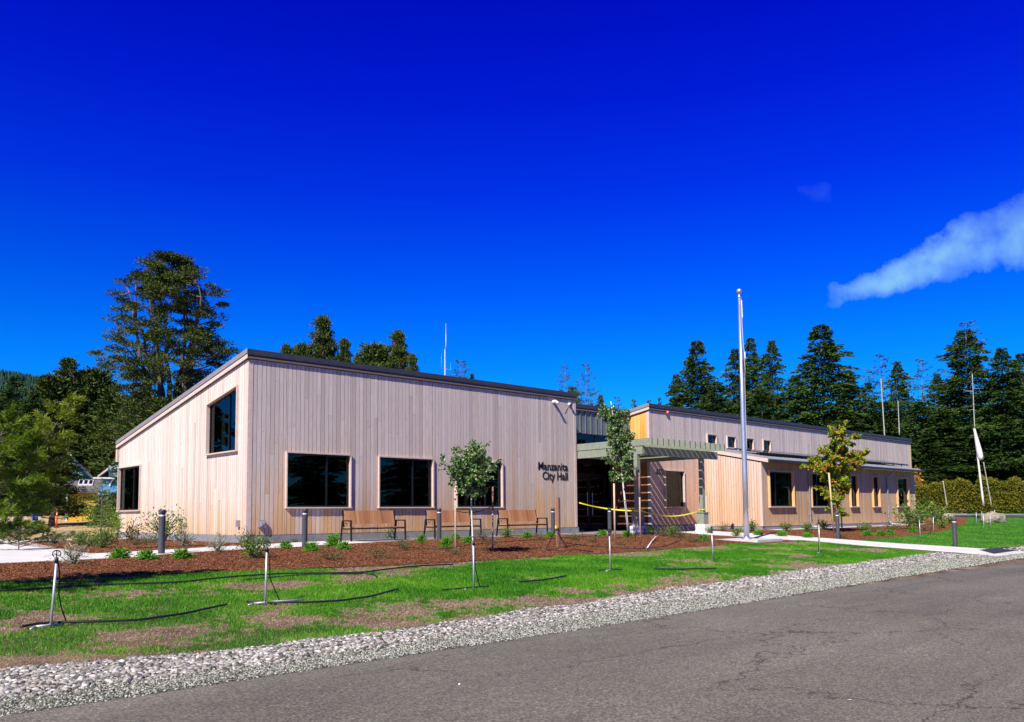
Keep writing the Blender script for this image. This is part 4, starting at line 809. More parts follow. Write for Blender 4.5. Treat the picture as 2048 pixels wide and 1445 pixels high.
hose('irrigation_hose', [(490, 1210), (560, 1212), (620, 1211), (680, 1208), (740, 1200), (800, 1185)], .016, 'black hose crossing the grass right of the second sprinkler stand', 'hose', lift=.045)
hose('irrigation_hose', [(880, 1186), (945, 1180), (975, 1178)], .013, 'short black hose at the foot of the middle sprinkler stand', 'hose', lift=.04)
hose('irrigation_hose', [(1038, 1170), (1085, 1166), (1130, 1157)], .016, 'short visible stretch of black hose in the middle lawn', 'hose', lift=.05)
hose('irrigation_hose', [(1195, 1145), (1245, 1143)], .013, 'short black hose at the foot of the sprinkler stand before the entrance', 'hose', lift=.04)
hose('irrigation_hose', [(1305, 1143), (1360, 1143), (1430, 1141)], .016, 'black hose on the lawn below the flagpole', 'hose', lift=.045)
hose('irrigation_hose', [(1590, 1103), (1625, 1106), (1648, 1107)], .014, 'black hose beside the sprinkler stand on the bare patch', 'hose', lift=.03)
hose('drip_line', [(770, 1093), (830, 1100), (890, 1102), (920, 1096), (960, 1091), (1000, 1088), (1060, 1084), (1110, 1080), (1165, 1076), (1250, 1078), (1300, 1080)], .010, 'thin black drip line running through the front bed', 'drip line', lift=.045)
hose('drip_line', [(1122, 1083), (1135, 1090), (1180, 1096), (1225, 1099), (1275, 1102), (1330, 1097), (1360, 1085)], .011, 'thin black drip line curving right of the brown post', 'drip line', lift=.045)
hose('drip_line', [(270, 1100), (330, 1096), (400, 1095), (450, 1092), (480, 1090)], .010, 'thin black drip line by the pale gable end', 'drip line', lift=.04)
pp = np.array([6.21, -7.38]); pz = float(gz(*pp))
t_ = thing('hose_post', (pp[0], pp[1], pz), .1, 'dark brown timber post with a tap and two black hoses', 'post')
b = MB(); b.box(-.045, .045, -.045, .045, -.1, 1.50); b.build('post', MT['stakedark'], t_)
b = MB(); b.tube([(-.06, -.03, .62), (-.14, -.05, .62), (-.16, -.05, .56)], .018, 7); b.box(-.20, -.13, -.08, -.03, .60, .68); b.build('tap', MT['yellow'], t_)
b = MB(); b.tube([(-.15, -.05, .58), (-.35, -.1, .50), (-.62, -.2, .25), (-.95, -.3, .06), (-1.15, -.5, .02), (-1.1, -.9, .02), (-.75, -1.25, .03), (-.4, -1.55, -.04)], .014, 7); b.tube([(-.15, -.04, .58), (-.10, -.12, .40), (-.02, -.2, .18), (.15, -.2, .05), (.4, -.1, .03)], .016, 7); b.build('hose', MT['black'], t_, True)
P0 = G(1293, 1100); P1 = G(1311, 1081); b = MB(); P1 = P1+[0, 0, .12]; b.tube([np.zeros(3)+(0, 0, .02), (P1-P0)*.55+(0, 0, .03), P1-P0, P1-P0+np.array([.2, .05, .02])], .02, 8); o = b.build('plastic_pipe', MT['pvc'], None, True); o.location = P0; tag(o, 'short bent white plastic pipe lying on the mulch', 'pipe')
for i, (px, py, h) in enumerate(((1165, 1077, .28), (1192, 1093, .33), (1271, 1087, .3), (1360, 1082, .25), (234, 1101, .42), (165, 1085, .3), (275, 1088, .4), (844, 1093, .25), (894, 1105, .25), (966, 1092, .25), (1055, 1083, .25), (1016, 1081, .25))):
    P = G(px, py); b = MB(); b.tube([(0, 0, 0), (0, 0, h)], .011, 6); b.box(-.03, .03, -.012, .012, h-.02, h+.015); o = b.build('drip_stake', MT['black'], None); o.location = P+[0, 0, .01]
    tag(o, ['black drip stake in front of the entrance threshold', 'black drip stake left of the entrance sprinkler stand', 'black drip stake right of the white trunk', 'black drip stake by the low shrubs left of the flagpole', 'tall black stake among the shrubs by the gable end', 'black stake near the silver shrubs at left', 'tall black stake close to the pale gable wall', 'small black stake under the plant below the second bench', 'small black stake under a bright plant left of the tree stake', 'small black stake right of the left tree trunk', 'small black stake below the third bench', 'small black stake left of the third bench'][i], 'stake', 'black drip stakes in the beds')
# caution tape
def tape(name, A, B, sag, label, w=.05):
    A = np.array(A); B = np.array(B); u = np.linspace(0, 1, 30)[:, None]; P = A*(1-u)+B*u; P[:, 2] -= sag*4*(u*(1-u))[:, 0]
    tw = .5*np.sin(u[:, 0]*7); d = (B-A)/np.linalg.norm(B-A); s_ = np.cross(d, (0, 0, 1)); up = np.stack([s_[0]*np.sin(tw), s_[1]*np.sin(tw), np.cos(tw)], 1)*w/2
    V = np.stack([P+up, P-up], 1).reshape(-1, 3)-A; b = MB(); b.add(V, [(2*i, 2*i+1, 2*i+3, 2*i+2) for i in range(29)]); o = b.build(name, MT['yellow'], None); o.location = A; return tag(o, label, 'tape', 'caution tape around the entrance')
tape('caution_tape', (15.12, -.06, 1.05), (15.2, -3.34, .68), .10, 'yellow caution tape across the entrance doors')
tape('caution_tape', (15.32, -3.25, .68), (19.65, -3.25, .72), .26, 'yellow caution tape sagging between the two canopy posts')
b = MB(); b.box(-.125, .125, -.115, .115, -.06, .05); o = b.build('caution_tape', MT['yellow'], None); o.location = (15.2, -3.2, .67); tag(o, 'yellow caution tape wound around the left canopy post', 'tape', 'caution tape around the entrance')
b = MB(); b.box(-.125, .125, -.115, .115, -.02, .03); o = b.build('caution_tape', MT['yellow'], None); o.location = (19.75, -3.2, .70); tag(o, 'yellow caution tape wound around the right canopy post', 'tape', 'caution tape around the entrance')
# tactile plate
tp = MB(); c0 = np.array([G(*q) for q in ((1958, 1102), (2012, 1096), (2052, 1101), (1988, 1110))]); c0[:, 2] = gz(c0[:, 0], c0[:, 1])+.036
V = np.vstack([c0-[0, 0, .006], c0]); ctr = c0.mean(0); tp.hexa(V-ctr); o = tp.build('tactile_plate', mat('dark tactile plate', (.035, .035, .045), .6), None); o.location = ctr; tag(o, 'dark ribbed tactile plate set in the walk at the road', 'plate')
for px, py, r_, mt_, nm, lb in ((919, 1371, .014, 'lens', 'pebble', 'single white pebble lying on the asphalt in the near lane'), (1700, 1400, .02, 'stake', 'dry_leaf', 'small dry leaf on the asphalt at lower right'), (1205, 1331, .03, 'stakedark', 'dry_leaf', 'dark curled leaf on the asphalt below the entrance'), (1415, 1392, .03, 'twig', 'dry_leaf', 'dark leaf scrap beside the long crack in the road')):
    d = ray(px, py); P = CAM+d*((-1.012-CAM[2])/d[2]); v, f = subdiv(*ico()); v = v*np.array([1, .8, .7 if nm == 'pebble' else .12])*r_*(1+.2*(vnoise(v[:, 0]*4+9, v[:, 1]*4+9, 1.0, px)-.5)[:, None]); v[:, 2] -= v[:, 2].min(); o = mesh_np(nm, v, f, MT[mt_], smooth=True); o.location = tuple(P); tag(o, lb, 'stone' if nm == 'pebble' else 'leaf', None if nm == 'pebble' else 'leaf scraps on the road')
# orange channel posts, blue bin, pickets at far left
def delineator(px, py, h, label):
    P = G(px, py); t_ = thing('delineator_post', P, 0, label, 'traffic post', 'orange delineator posts')
    b = MB(); b.tube([(0, 0, .04), (0, 0, h)], [.055, .05], 12); b.tube([(0, 0, h), (0, 0, h+.05)], [.05, .06], 12); b.build('tube', MT['orange'], t_, True)
    b = MB(); b.tube([(0, 0, h*.70), (0, 0, h*.78)], .057, 12, False); b.build('reflective_band', MT['white'], t_, True)
    b = MB(); b.lathe([(0, .05), (.16, .05), (.2, 0)], 14); b.build('base', MT['black'], t_)
delineator(113, 1056, 1.25, 'orange delineator post on the dry field left of the saplings'); delineator(9, 1057, 1.25, 'orange delineator post at the left edge behind the branches')
t_ = thing('picket_row', G(40, 1060), 0, 'row of pale upright pickets behind the left branches', 'fence')
for k, px in enumerate((2, 15, 26, 37, 50, 78)):
    P = G(px, 1060+k*.9)-np.array(t_.location); b = MB(); b.box(P[0]-.05, P[0]+.05, P[1]-.03, P[1]+.03, P[2]-.05, P[2]+.95); b.build('picket', MT['white'], t_)
P = G(72, 1058); t_ = thing('notice_board', P, .6, 'small blue notice board on a post behind the left branches', 'sign'); b = MB(); b.box(-.35, .35, -.02, .02, .55, 1.0); bd = b.build('panel', mat('blue panel', (.02, .08, .38), .4), t_)
b = MB(); b.box(-.2, .2, -.026, -.021, .80, .84); b.box(-.15, .15, -.026, -.021, .70, .73); b.build('white_stripe', MT['white'], bd); b = MB(); b.box(-.12, .12, .021, .15, -.1, .55); b.build('post', MT['stake'], t_)
# radio mast behind the main roof
d = ray(890, 745); P = CAM+d*52; P[2] = float(gz(P[0], P[1])); top = 14.2
zt = (CAM+ray(890, 645)/(ray(890, 645)@FW)*52*(ray(890,745)@FW))[2]; zb = (CAM+ray(890, 750)*52)[2]
t_ = thing('radio_mast', P, 0, 'thin pale radio mast rising behind the main roof', 'antenna')
b = MB(); b.tube([(0, 0, 0), (0, 0, zb-P[2]+1.6)], .04, 8); b.build('mast_pole', MT['galv'], t_, True)
b = MB(); b.tube([(0, 0, zb-P[2]+1.5), (.08, 0, zb-P[2]+1.9), (.08, 0, zt-P[2])], [.03, .022, .014], 7); b.build('whip_antenna', MT['galv'], t_, True)
for q, hh in ((-.28, 1.5), (.45, .9)):
    b = MB(); b.tube([(0, 0, zb-P[2]+.4), (q, 0, zb-P[2]+.35), (q, 0, zb-P[2]+hh)], .014, 6); b.build('side_antenna', MT['galv'], t_, True)

# ------------------------------------------------------------------ shrubs and young trees
def place(o, px, py, tagkw): P = G(px, py); o.location = tuple(P+[0, 0, .02]); tag(o, **tagkw)
def fern_mesh(seed, R=.24, H=.2, n=70, spread=1.0):
    rs = np.random.default_rng(seed); parts = []
    for i in range(n):
        a = rs.uniform(0, 6.28); el_ = rs.uniform(.15, 1.35); L = R*rs.uniform(.7, 1.1); d = np.array([math.cos(a)*math.cos(el_), math.sin(a)*math.cos(el_), math.sin(el_)*H/R]); k = 9; t_ = np.linspace(.25, 1, k)
        P = d[None]*L*t_[:, None]; P[:, 2] -= .25*L*t_**2*math.cos(el_); P[:, 2] = np.maximum(P[:, 2], .01); side = np.cross(d, (0, 0, 1)); side /= np.linalg.norm(side)+1e-6
        for s_ in (-1, 1):
            D = d[None]*.7+side[None]*s_*.8+rs.normal(size=(k, 3))*.25; parts.append(leaves(P, D, .055*(1.1-t_*.4)*R/.24, .018*R/.24, rs=rs))
    return merge(parts)
def leafball(seed, R, H, n, ls, lw, stems=9, hollow=.35, lift=.15):
    """shrub: curved stems carrying leaves"""
    rs = np.random.default_rng(seed); b = MB(); P = []; Dd = []
    for i in range(stems):
        a = rs.uniform(0, 6.28); rr = R*math.sqrt(rs.uniform(.05, 1))*1.0; h = H*rs.uniform(.65, 1.0)*(1-.35*(rr/R)**2); p0 = np.array([rs.normal()*.02, rs.normal()*.02, 0]); p3 = np.array([math.cos(a)*rr, math.sin(a)*rr, h]); p1 = p0+np.array([p3[0]*.25, p3[1]*.25, h*.5])
        u = np.linspace(0, 1, 9)[:, None]; Q = (1-u)**2*p0+2*u*(1-u)*p1+u*u*p3; Q += rs.normal(size=Q.shape)*.008*H/.5; b.tube(Q, np.linspace(.008, .003, 9)*max(1, H/.5), 5)
        m_ = n//stems; t_ = rs.uniform(lift, 1, m_)**.8; k = t_*8; i0 = np.clip(k.astype(int), 0, 7); f = (k-i0)[:, None]; base = Q[i0]*(1-f)+Q[i0+1]*f
        off = unit(m_, rs)*rs.uniform(.02, .30*R/.3*.4+.04, m_)[:, None]*(R/.3)**.5; P.append(base+off); Dd.append(off/np.linalg.norm(off, axis=1)[:, None]+np.array([0, 0, .5]))
    P = np.concatenate(P); Dd = np.concatenate(Dd)+rs.normal(size=(len(P), 3))*.4; P[:, 2] = np.maximum(P[:, 2], .015)
    return leaves(P, Dd, ls*rs.uniform(.7, 1.2, len(P)), lw*rs.uniform(.8, 1.2, len(P)), rs=rs), b
def mk(kind, seed, R, H, mt, n=260, ls=.05, lw=.03, stems=9):
    t_ = thing(kind)
    if mt == 'fern': V, F = fern_mesh(seed, R, H); mesh_np('foliage', V, F, MT['fern'], t_)
    else:
        (V, F), b = leafball(seed, R, H, n, ls, lw, stems); mesh_np('foliage', V, F, MT[mt], t_); b.build('stem', MT['twig'], t_)
    return t_
protos = {
 'fern': (lambda: mk('fern_mound', 11, .26, .24, 'fern')),
 'fern2': (lambda: mk('fern_mound', 12, .24, .30, 'fern')),
 'leafy': (lambda: mk('leafy_shrub', 13, .55, 1.0, 'shrub', 620, .085, .045, 14)),
 'lime': (lambda: mk('leafy_shrub', 14, .45, .95, 'limeleaf', 620, .08, .045, 13)),
 'round': (lambda: mk('round_shrub', 15, .38, .52, 'shrub', 700, .05, .03, 20)),
 'low': (lambda: mk('creeping_shrub', 16, .42, .22, 'brownleaf', 420, .045, .026, 16)),
 'mid': (lambda: mk('small_shrub', 17, .26, .36, 'shrub', 420, .05, .03, 12)),
 'sparse': (lambda: mk('sparse_shrub', 18, .28, .42, 'brownleaf', 260, .05, .024, 12)),
 'silver': (lambda: mk('silver_shrub', 19, .27, .34, 'silver', 420, .05, .014, 16)),
 'greyspike': (lambda: mk('grey_tuft', 20, .38, .40, 'silver', 380, .11, .012, 24)),
}
cache = {}
def plant(kind, px, py, label, sc=1.0, rz=None, cat='shrub', group=None):
    P = G(px, py)+[0, 0, .02]; rz = random.uniform(0, 6.28) if rz is None else rz; sc = sc*1.15
    if kind not in cache: o = cache[kind] = protos[kind](); o.location = tuple(P); o.rotation_euler = (0, 0, rz); o.scale = (sc,)*3
    else: o = dup(cache[kind], P, rz, (sc,)*3)
    tag(o, label, cat, group or {'fern': 'bright green ferny mounds', 'fern2': 'bright green ferny mounds', 'silver': 'silver leaved shrubs'}.get(kind, 'young shrubs in the beds'))
for a in [
 ('fern', 240, 1119, 'bright ferny mound left of the bollard before the gable end, leftmost of three', 1.0), ('fern', 294, 1122, 'bright ferny mound just left of the gable end bollard foot', .95), ('fern', 363, 1120, 'bright ferny mound right of the gable end bollard foot', 1.0),
 ('fern', 572, 1099, 'bright ferny mound between the round shrub and the window bollard', .85), ('fern', 624, 1104, 'bright ferny mound just right of the window bollard foot', .95), ('fern2', 668, 1095, 'tall bright ferny mound left of the first bench', 1.15), ('fern', 688, 1101, 'dark green ferny mound at the first bench', .9),
 ('round', 512, 1119, 'round dark green shrub behind the second sprinkler stand', 1.0), ('low', 662, 1122, 'creeping red green shrub trailing in the mulch below the first bench', .85), ('mid', 774, 1079, 'upright leafy shrub in front of the first bench right end', 1.05), ('low', 758, 1119, 'creeping shrub trailing diagonally in the middle of the front bed', .8),
 ('sparse', 808, 1103, 'sparse low shrub by the drip line in the front bed', .85), ('fern2', 843, 1087, 'bright mound on a short stem between the first two benches', .85), ('fern2', 893, 1096, 'bright mound on a short stem left of the left tree stake', .95), ('fern', 912, 1080, 'bright mound behind the left tree stake', .8), ('fern', 936, 1088, 'bright mound just left of the white tree trunk', .85),
 ('sparse', 966, 1085, 'brown green sparse shrub right of the white tree trunk', .95), ('mid', 1014, 1077, 'leafy shrub left of the third bench', .95), ('fern', 1054, 1078, 'bright mound at the bollard before the third bench', .9), ('fern', 1100, 1076, 'bright mound left of the brown hose post', .85), ('sparse', 1080, 1084, 'low sparse shrub left of the brown hose post', .7),
 ('fern', 1205, 1073, 'bright mound left of the entrance bollard', .95), ('fern', 1254, 1075, 'bright mound at the foot of the pale tree in front of the left canopy post', .95), ('mid', 1302, 1071, 'dark leafy shrub right of the left canopy footing', .9), ('sparse', 1328, 1075, 'loose grey green shrub in front of the house number wall', 1.2), ('mid', 1345, 1076, 'spreading leafy shrub below the house number window', 1.15), ('sparse', 1362, 1078, 'sparse shrub left of the walk start', .9),
 ('low', 1388, 1086, 'creeping shrub on the mulch beside the walk start', .8), ('fern', 1408, 1083, 'bright green mound behind the leaning sprinkler stand', .95), ('mid', 1420, 1068, 'small leafy shrub at the right canopy footing', .7), ('sparse', 1447, 1064, 'red green shrub left of the flagpole by the end wall', .9), ('mid', 1472, 1074, 'dark shrub directly left of the flagpole', .95),
 ('mid', 1505, 1064, 'leafy dark shrub right of the flagpole at the low wing corner', 1.25), ('fern', 1516, 1072, 'low bright mound right of the flagpole', .9), ('mid', 1575, 1064, 'dark leafy shrub below the first low wing window', 1.1), ('fern', 1563, 1074, 'low bright mound below the first low wing window', 1.0), ('mid', 1614, 1066, 'dark shrub at the first downspout', 1.15), ('fern', 1614, 1077, 'low bright mound in front of the first downspout', .9),
 ('mid', 1646, 1060, 'dark shrub behind the maple stake', 1.2), ('low', 1687, 1078, 'sparse creeping shrub right of the bollard below the maple', .7), ('mid', 1731, 1066, 'dark purple green shrub in the right bed', 1.2), ('low', 1750, 1066, 'low spreading shrub right of the dark purple one', .9), ('fern', 1736, 1073, 'low bright mound left in the row at the right lawn edge', 1.0), ('fern', 1762, 1073, 'low bright mound second in the row at the right lawn edge', 1.0), ('fern', 1782, 1071, 'low bright mound third in the row at the right lawn edge', 1.0),
 ('low', 1784, 1061, 'spreading green shrub behind the bright row', 1.2), ('leafy', 1822, 1060, 'big pale leafy shrub at the far corner of the low wing', 1.5), ('mid', 1836, 1054, 'dark green shrub right of the far corner shrub', 1.5), ('fern', 1826, 1066, 'bright mound below the far corner shrub', 1.1), ('low', 1846, 1063, 'low shrub behind the leaning pipe', 1.1), ('leafy', 1875, 1051, 'leafy shrub right of the low wing corner', 1.3), ('mid', 1886, 1058, 'yellow green shrub at the right bed tip', 1.3), ('mid', 1902, 1049, 'small shrub left of the last bollard top', 1.4),
 ('lime', 243, 1077, 'lime green leafy shrub under the small gable window', 1.12), ('sparse', 262, 1083, 'reddish twiggy shrub right of the lime green one', 1.6), ('leafy', 330, 1084, 'dark leafy shrub behind the gable end bollard', 1.05), ('round', 203, 1098, 'round yellow tipped shrub at the left bed', 1.0), ('round', 176, 1095, 'dark round shrub left of the yellow tipped one', .85), ('mid', 160, 1092, 'small yellow green shrub left of the dark round one', .9),
 ('silver', 108, 1090, 'silver shrub at the left tip of the side bed', 1.3), ('silver', 155, 1083, 'silver shrub behind the small yellow green one', 1.3), ('silver', 128, 1085, 'silver green shrub second from the left bed tip', 1.05), ('greyspike', 145, 1131, 'spiky grey green tuft beside the walk above the nearest sprinkler head', .95), ('silver', 368, 1094, 'silver shrub near the foundation of the gable end', 1.25), ('silver', 449, 1086, 'silver shrub left of the front corner', 1.05), ('greyspike', 436, 1107, 'spiky grey green tuft on the walk edge before the corner', .8),
 ('low', 277, 1092, 'low creeping green plant by the gable end', .9), ('low', 303, 1088, 'low creeping plant left of the dark leafy shrub', .8), ('sparse', 225, 1090, 'twiggy plant between the round shrub and the gable', 1.0), ('sparse', 496, 1099, 'yellow green sparse shrub at the front corner', 1.15), ('sparse', 546, 1084, 'small yellow green plant below the outlet box', .7), ('low', 590, 1086, 'low reddish plant at the foundation below the first window', .4), ('low', 1240, 1092, 'tiny creeping plant between the sprinkler and the white trunk', .5), ('low', 1150, 1082, 'yellowish sparse creeper right of the brown hose post', .8), ('low', 1185, 1086, 'yellowish weed in the mulch before the entrance', .6), ('low', 1440, 1086, 'tiny dark plant on the mulch by the flagpole pad', .4), ('low', 910, 1112, 'tiny weeds on the mulch left of the white trunk', .6), ('low', 985, 1093, 'small weeds on the mulch right of the right tree stake', .6)]:
    plant(a[0], a[1], a[2], a[3], a[4])
# young trees -------------------------------------------------------
def young_tree(name, P, label, cat, trunk_pts, branches, leafy, mats, ls=.06, lw=.045, seed=5, r0=.028, dense=1.0, group='newly planted street trees'):
    """branches: (z0, azimuth, length, rise); leafy leaves per metre of branch"""
    rs = np.random.default_rng(seed); t_ = thing(name, P, 0, label, cat, group)
    b = MB(); T = np.array(trunk_pts, float); b.tube(T, np.linspace(r0, r0*.35, len(T)), 9); b.build('trunk', MT[mats[0]], t_, True)
    zt = T[:, 2]; LP = []; LD = []; nb = MB()
    for z0, az, L, rise in branches:
        p = np.array([np.interp(z0, zt, T[:, 0]), np.interp(z0, zt, T[:, 1]), z0]); k = 7; u = np.linspace(0, 1, k)
        d = np.array([math.cos(az), math.sin(az), 0]); Q = p+d*L*(u[:, None])*math.cos(rise)+np.array([0, 0, 1])*(L*math.sin(rise)*u**.8)[:, None]+rs.normal(size=(k, 3))*.02*L; Q[0] = p
        nb.tube(Q, np.linspace(r0*.30, .0035, k), 5, False)
        ntw = max(3, int(L*11))
        for j in range(ntw):
            t0 = rs.uniform(.2, 1); kk = t0*(k-1); i0 = min(int(kk), k-2); q = Q[i0]*(1-kk+i0)+Q[i0+1]*(kk-i0); td = d*.5+unit(1, rs)[0]*.9+np.array([0, 0, .35]); td /= np.linalg.norm(td); tl = rs.uniform(.10, .28)
            nb.tube([q, q+td*tl*.5, q+td*tl+np.array([0, 0, -.01])], [.0035, .0025, .0018], 4, False)
            m_ = int(leafy*dense*tl*rs.uniform(.7, 1.3)); tt = rs.uniform(.15, 1.05, m_)[:, None]; LP.append(q+td*tl*tt+rs.normal(size=(m_, 3))*.02); LD.append(unit(m_, rs)+np.array([0, 0, -.7]))
    nb.build('branches', MT['twig'], t_)
    LP = np.concatenate(LP); LD = np.concatenate(LD); V, F = leaves(LP, LD, ls*rs.uniform(.7, 1.15, len(LP)), lw*rs.uniform(.8, 1.15, len(LP)), .18, rs); mesh_np('crown', V, F, MT[mats[1]], t_); return t_
rs = np.random.default_rng(3)
P1 = G(946, 1112)
br = []
for i in range(46):
    z0 = 1.42+1.15*rs.random()**1.1; az = rs.uniform(0, 6.28); L = (.28+.62*(1-abs((z0-1.75)/1.2)))*rs.uniform(.6, 1.05); br.append((z0, az, max(.2, L), rs.uniform(.35, .95)))
br += [(2.0, az, 1.05, .95) for az in (.2, .9, 3.4, 4.2)]+[(2.0, a, .95, .5) for a in (2.7, 3.5, 5.9, .3)]
young_tree('young_round_tree', P1, 'young round crowned tree with white trunk in front of the third big window', 'tree', [(0, 0, -.05), (-.01, .0, .5), (-.03, .01, 1.1), (-.05, 0, 1.5), (-.02, .02, 2.0), (.0, 0, 2.55)], br, 62, ('whitebark', 'aspen'), .074, .060, 5, .026)
P2 = G(1258, 1075); br = []
for i in range(80):
    z0 = 2.02+2.7*rs.random(); f = (z0-2.0)/2.75; L = (.46+.50*math.sin(min(1, f*1.8)*1.57)*(1-f*.72))*rs.uniform(.55, 1.1); br.append((z0, rs.uniform(0, 6.28), max(.22, L), rs.uniform(.3, 1.0)))
young_tree('young_columnar_tree', P2, 'taller young columnar tree with white trunk in front of the canopy', 'tree', [(0, 0, -.05), (-.08, .03, .8), (-.16, .07, 1.7), (-.22, .12, 2.6), (-.34, .2, 3.6), (-.5, .25, 4.6), (-.58, .28, 5.15)], br, 74, ('whitebark', 'aspen'), .088, .072, 8, .042)
P3 = G(1677, 1066); br = []
for i in range(64):
    z0 = 1.3+3.3*rs.random(); f = (z0-1.3)/3.3; L = (.36+1.2*math.sin(max(.05, min(1, f*1.25))*2.6))*rs.uniform(.5, 1.1); br.append((z0, rs.uniform(0, 6.28), max(.25, L), rs.uniform(.1, .9)))
br += [(.5, 1.2, .35, .9), (.8, 4.2, .4, .8), (1.0, 2.2, .4, .6), (.7, 5.5, .35, .7)]
young_tree('young_maple', P3, 'young maple with green leaves turning red and orange before the low wing', 'tree', [(0, 0, -.05), (.02, .02, .8), (.0, .04, 1.6), (.06, .02, 2.8), (.12, 0, 4.0), (.18, 0, 5.0)], br, 150, ('twig', 'maple'), .115, .10, 9, .03)
def stake(px, py, h, label, r=.024, lean=(0, 0), dark=False, grp='wooden tree stakes', topdark=False):
    P = G(px, py); t_ = thing('tree_stake', P, 0, label, 'stake', grp); b = MB(); b.tube([(0, 0, -.05), (lean[0]*.6, lean[1]*.6, h*.6), (lean[0], lean[1], h)], [r, r, r*.9], 9); b.build('pole', MT['stake'], t_, True)
    if topdark: b = MB(); b.tube([(lean[0]*.62, lean[1]*.62, h*.62), (lean[0], lean[1], h+.002)], [r*1.06, r], 9); b.build('dark_bark', MT['stakedark'], t_, True)  # darker sleeve around the upper part of the stake
    return t_
stake(911, 1106, 1.81, 'pale wooden stake left of the white round tree trunk'); stake(985, 1102, 1.78, 'bark topped wooden stake right of the white round tree trunk', lean=(.03, 0), topdark=True)
stake(1230, 1079, 2.0, 'pale wooden stake left of the columnar tree', .034); stake(1281, 1075, 2.45, 'pale wooden stake right of the columnar tree before the canopy post', .034, topdark=True)
stake(1668, 1066, 2.75, 'orange brown leaning stake left of the maple trunk', .04, (-.28, 0)); stake(1684, 1062, 2.4, 'dark wooden stake right of the maple trunk', .035, (.0, .0), topdark=True)
def tie(name, A, B, r, label):
    A = np.array(A, float); B = np.array(B, float); m_ = (A+B)/2-[0, 0, .03]; b = MB(); b.tube([A-A, m_-A, B-A], r, 6); o = b.build(name, MT['black'], None, True); o.location = A; tag(o, label, 'strap', 'black tree ties')
SL_, SR_ = G(911, 1106), G(985, 1102)
tie('tree_tie', SL_+[0, 0, 1.12], P1+[-.03, 0, 1.12], .012, 'black tie from the left stake to the round tree trunk'); tie('tree_tie', P1+[-.03, 0, 1.10], SR_+[.02, 0, 1.24], .012, 'black tie from the round tree trunk to the right stake')
SL_, SR_ = G(1230, 1079), G(1281, 1075)
tie('tree_tie', SL_+[0, 0, 1.3], P2+[-.12, .05, 1.4], .012, 'black tie from the left stake to the columnar trunk'); tie('tree_tie', P2+[-.12, .05, 1.4], SR_+[0, 0, 1.45], .012, 'black tie from the columnar trunk to the right stake')
# young conifer sapling left of the gable
def needle_tree(name, P, label, H, R, seed, nbr, mt='pineyoung', nl=.07, nw=.006, tuft=14, base=.15, lean=(0, 0), group=None, cat='tree', bark='bark', dropy=.2, prof=lambda f: (1-f)**.8, twigs=7, zmin=.05):
    rs = np.random.default_rng(seed); t_ = thing(name, P, 0, label, cat, group); tr_ = np.array([(lean[0]*u**1.5, lean[1]*u**1.5, H*u) for u in np.linspace(0, 1, 9)]); b = MB(); b.tube(tr_, np.linspace(.018*H, .006, 9), 8); b.build('trunk', MT[bark], t_, True)
    nb = MB(); LP = []; LD = []
    for i in range(nbr):
        f = base+(1-base)*(i+rs.random())/nbr; az = i*2.4+rs.normal()*.3; L = R*prof((f-base)/(1-base))*rs.uniform(.7, 1.15)+.08; p = np.array([np.interp(f*H, tr_[:, 2], tr_[:, 0]), np.interp(f*H, tr_[:, 2], tr_[:, 1]), f*H]); d = np.array([math.cos(az), math.sin(az), 0]); k = 8; u = np.linspace(0, 1, k)
        Q = p+d*(L*u)[:, None]+np.array([0, 0, 1])*(L*(.30*u+dropy*(u**2)*rs.uniform(-1, 1.2)))[:, None]; nb.tube(Q, np.linspace(.008*R+.003, .003, k), 5, False); side = np.cross(d, (0, 0, 1)); ends = [(Q[-1], Q[-1]-Q[-2], .12)]
        for j in range(twigs):
            t0 = .25+.75*(j+rs.random())/twigs; kk = t0*(k-1); i0 = min(int(kk), k-2); q = Q[i0]*(1-kk+i0)+Q[i0+1]*(kk-i0); s_ = 1 if j % 2 else -1; td = d*.8+side*s_*rs.uniform(.4, 1)+np.array([0, 0, rs.uniform(-.1, .5)]); td /= np.linalg.norm(td); tl = L*.42*(1.1-t0*.5)*rs.uniform(.6, 1.1); nb.tube([q, q+td*tl], [.004, .0025], 4, False); ends.append((q, td, tl)); 
        for q, td, tl in ends:
            td = td/(np.linalg.norm(td)+1e-6); m_ = int(tuft*tl/.08)+tuft; uu = rs.random(m_)**.7; LP.append(q+td*(tl*uu)[:, None]); LD.append(td*.9+unit(m_, rs)*.75)
    m_ = tuft*6; LP.append(tr_[-2]+(tr_[-1]-tr_[-2])*rs.random(m_)[:, None]); LD.append(np.array([0, 0, .8])+unit(m_, rs)*.8)
    nb.build('branches', MT['bark'], t_); LP = np.concatenate(LP); LP[:, 2] = np.maximum(LP[:, 2], zmin); LD = np.concatenate(LD); V, F = leaves(LP, LD, nl*rs.uniform(.7, 1.2, len(LP)), nw, .1, rs); mesh_np('crown', V, F, MT[mt], t_); return t_
needle_tree('conifer_sapling', at(203, 29), 'tall feathery green conifer sapling left of the gable end', 2.2, .62, 31, 34, nl=.06, nw=.016, tuft=3, mt='limeleaf', group='young conifers at left')
needle_tree('conifer_sapling', at(218, 40), 'small conifer sapling behind the feathery one', 1.5, .42, 32, 24, nl=.06, nw=.016, tuft=3, mt='limeleaf', group='young conifers at left')
needle_tree('conifer_sapling', at(40, 22), 'low dark spreading conifer at the edge of the left walk', .75, 1.0, 33, 34, 'pine', nl=.08, nw=.014, tuft=10, base=.1, group='young conifers at left', dropy=.1)
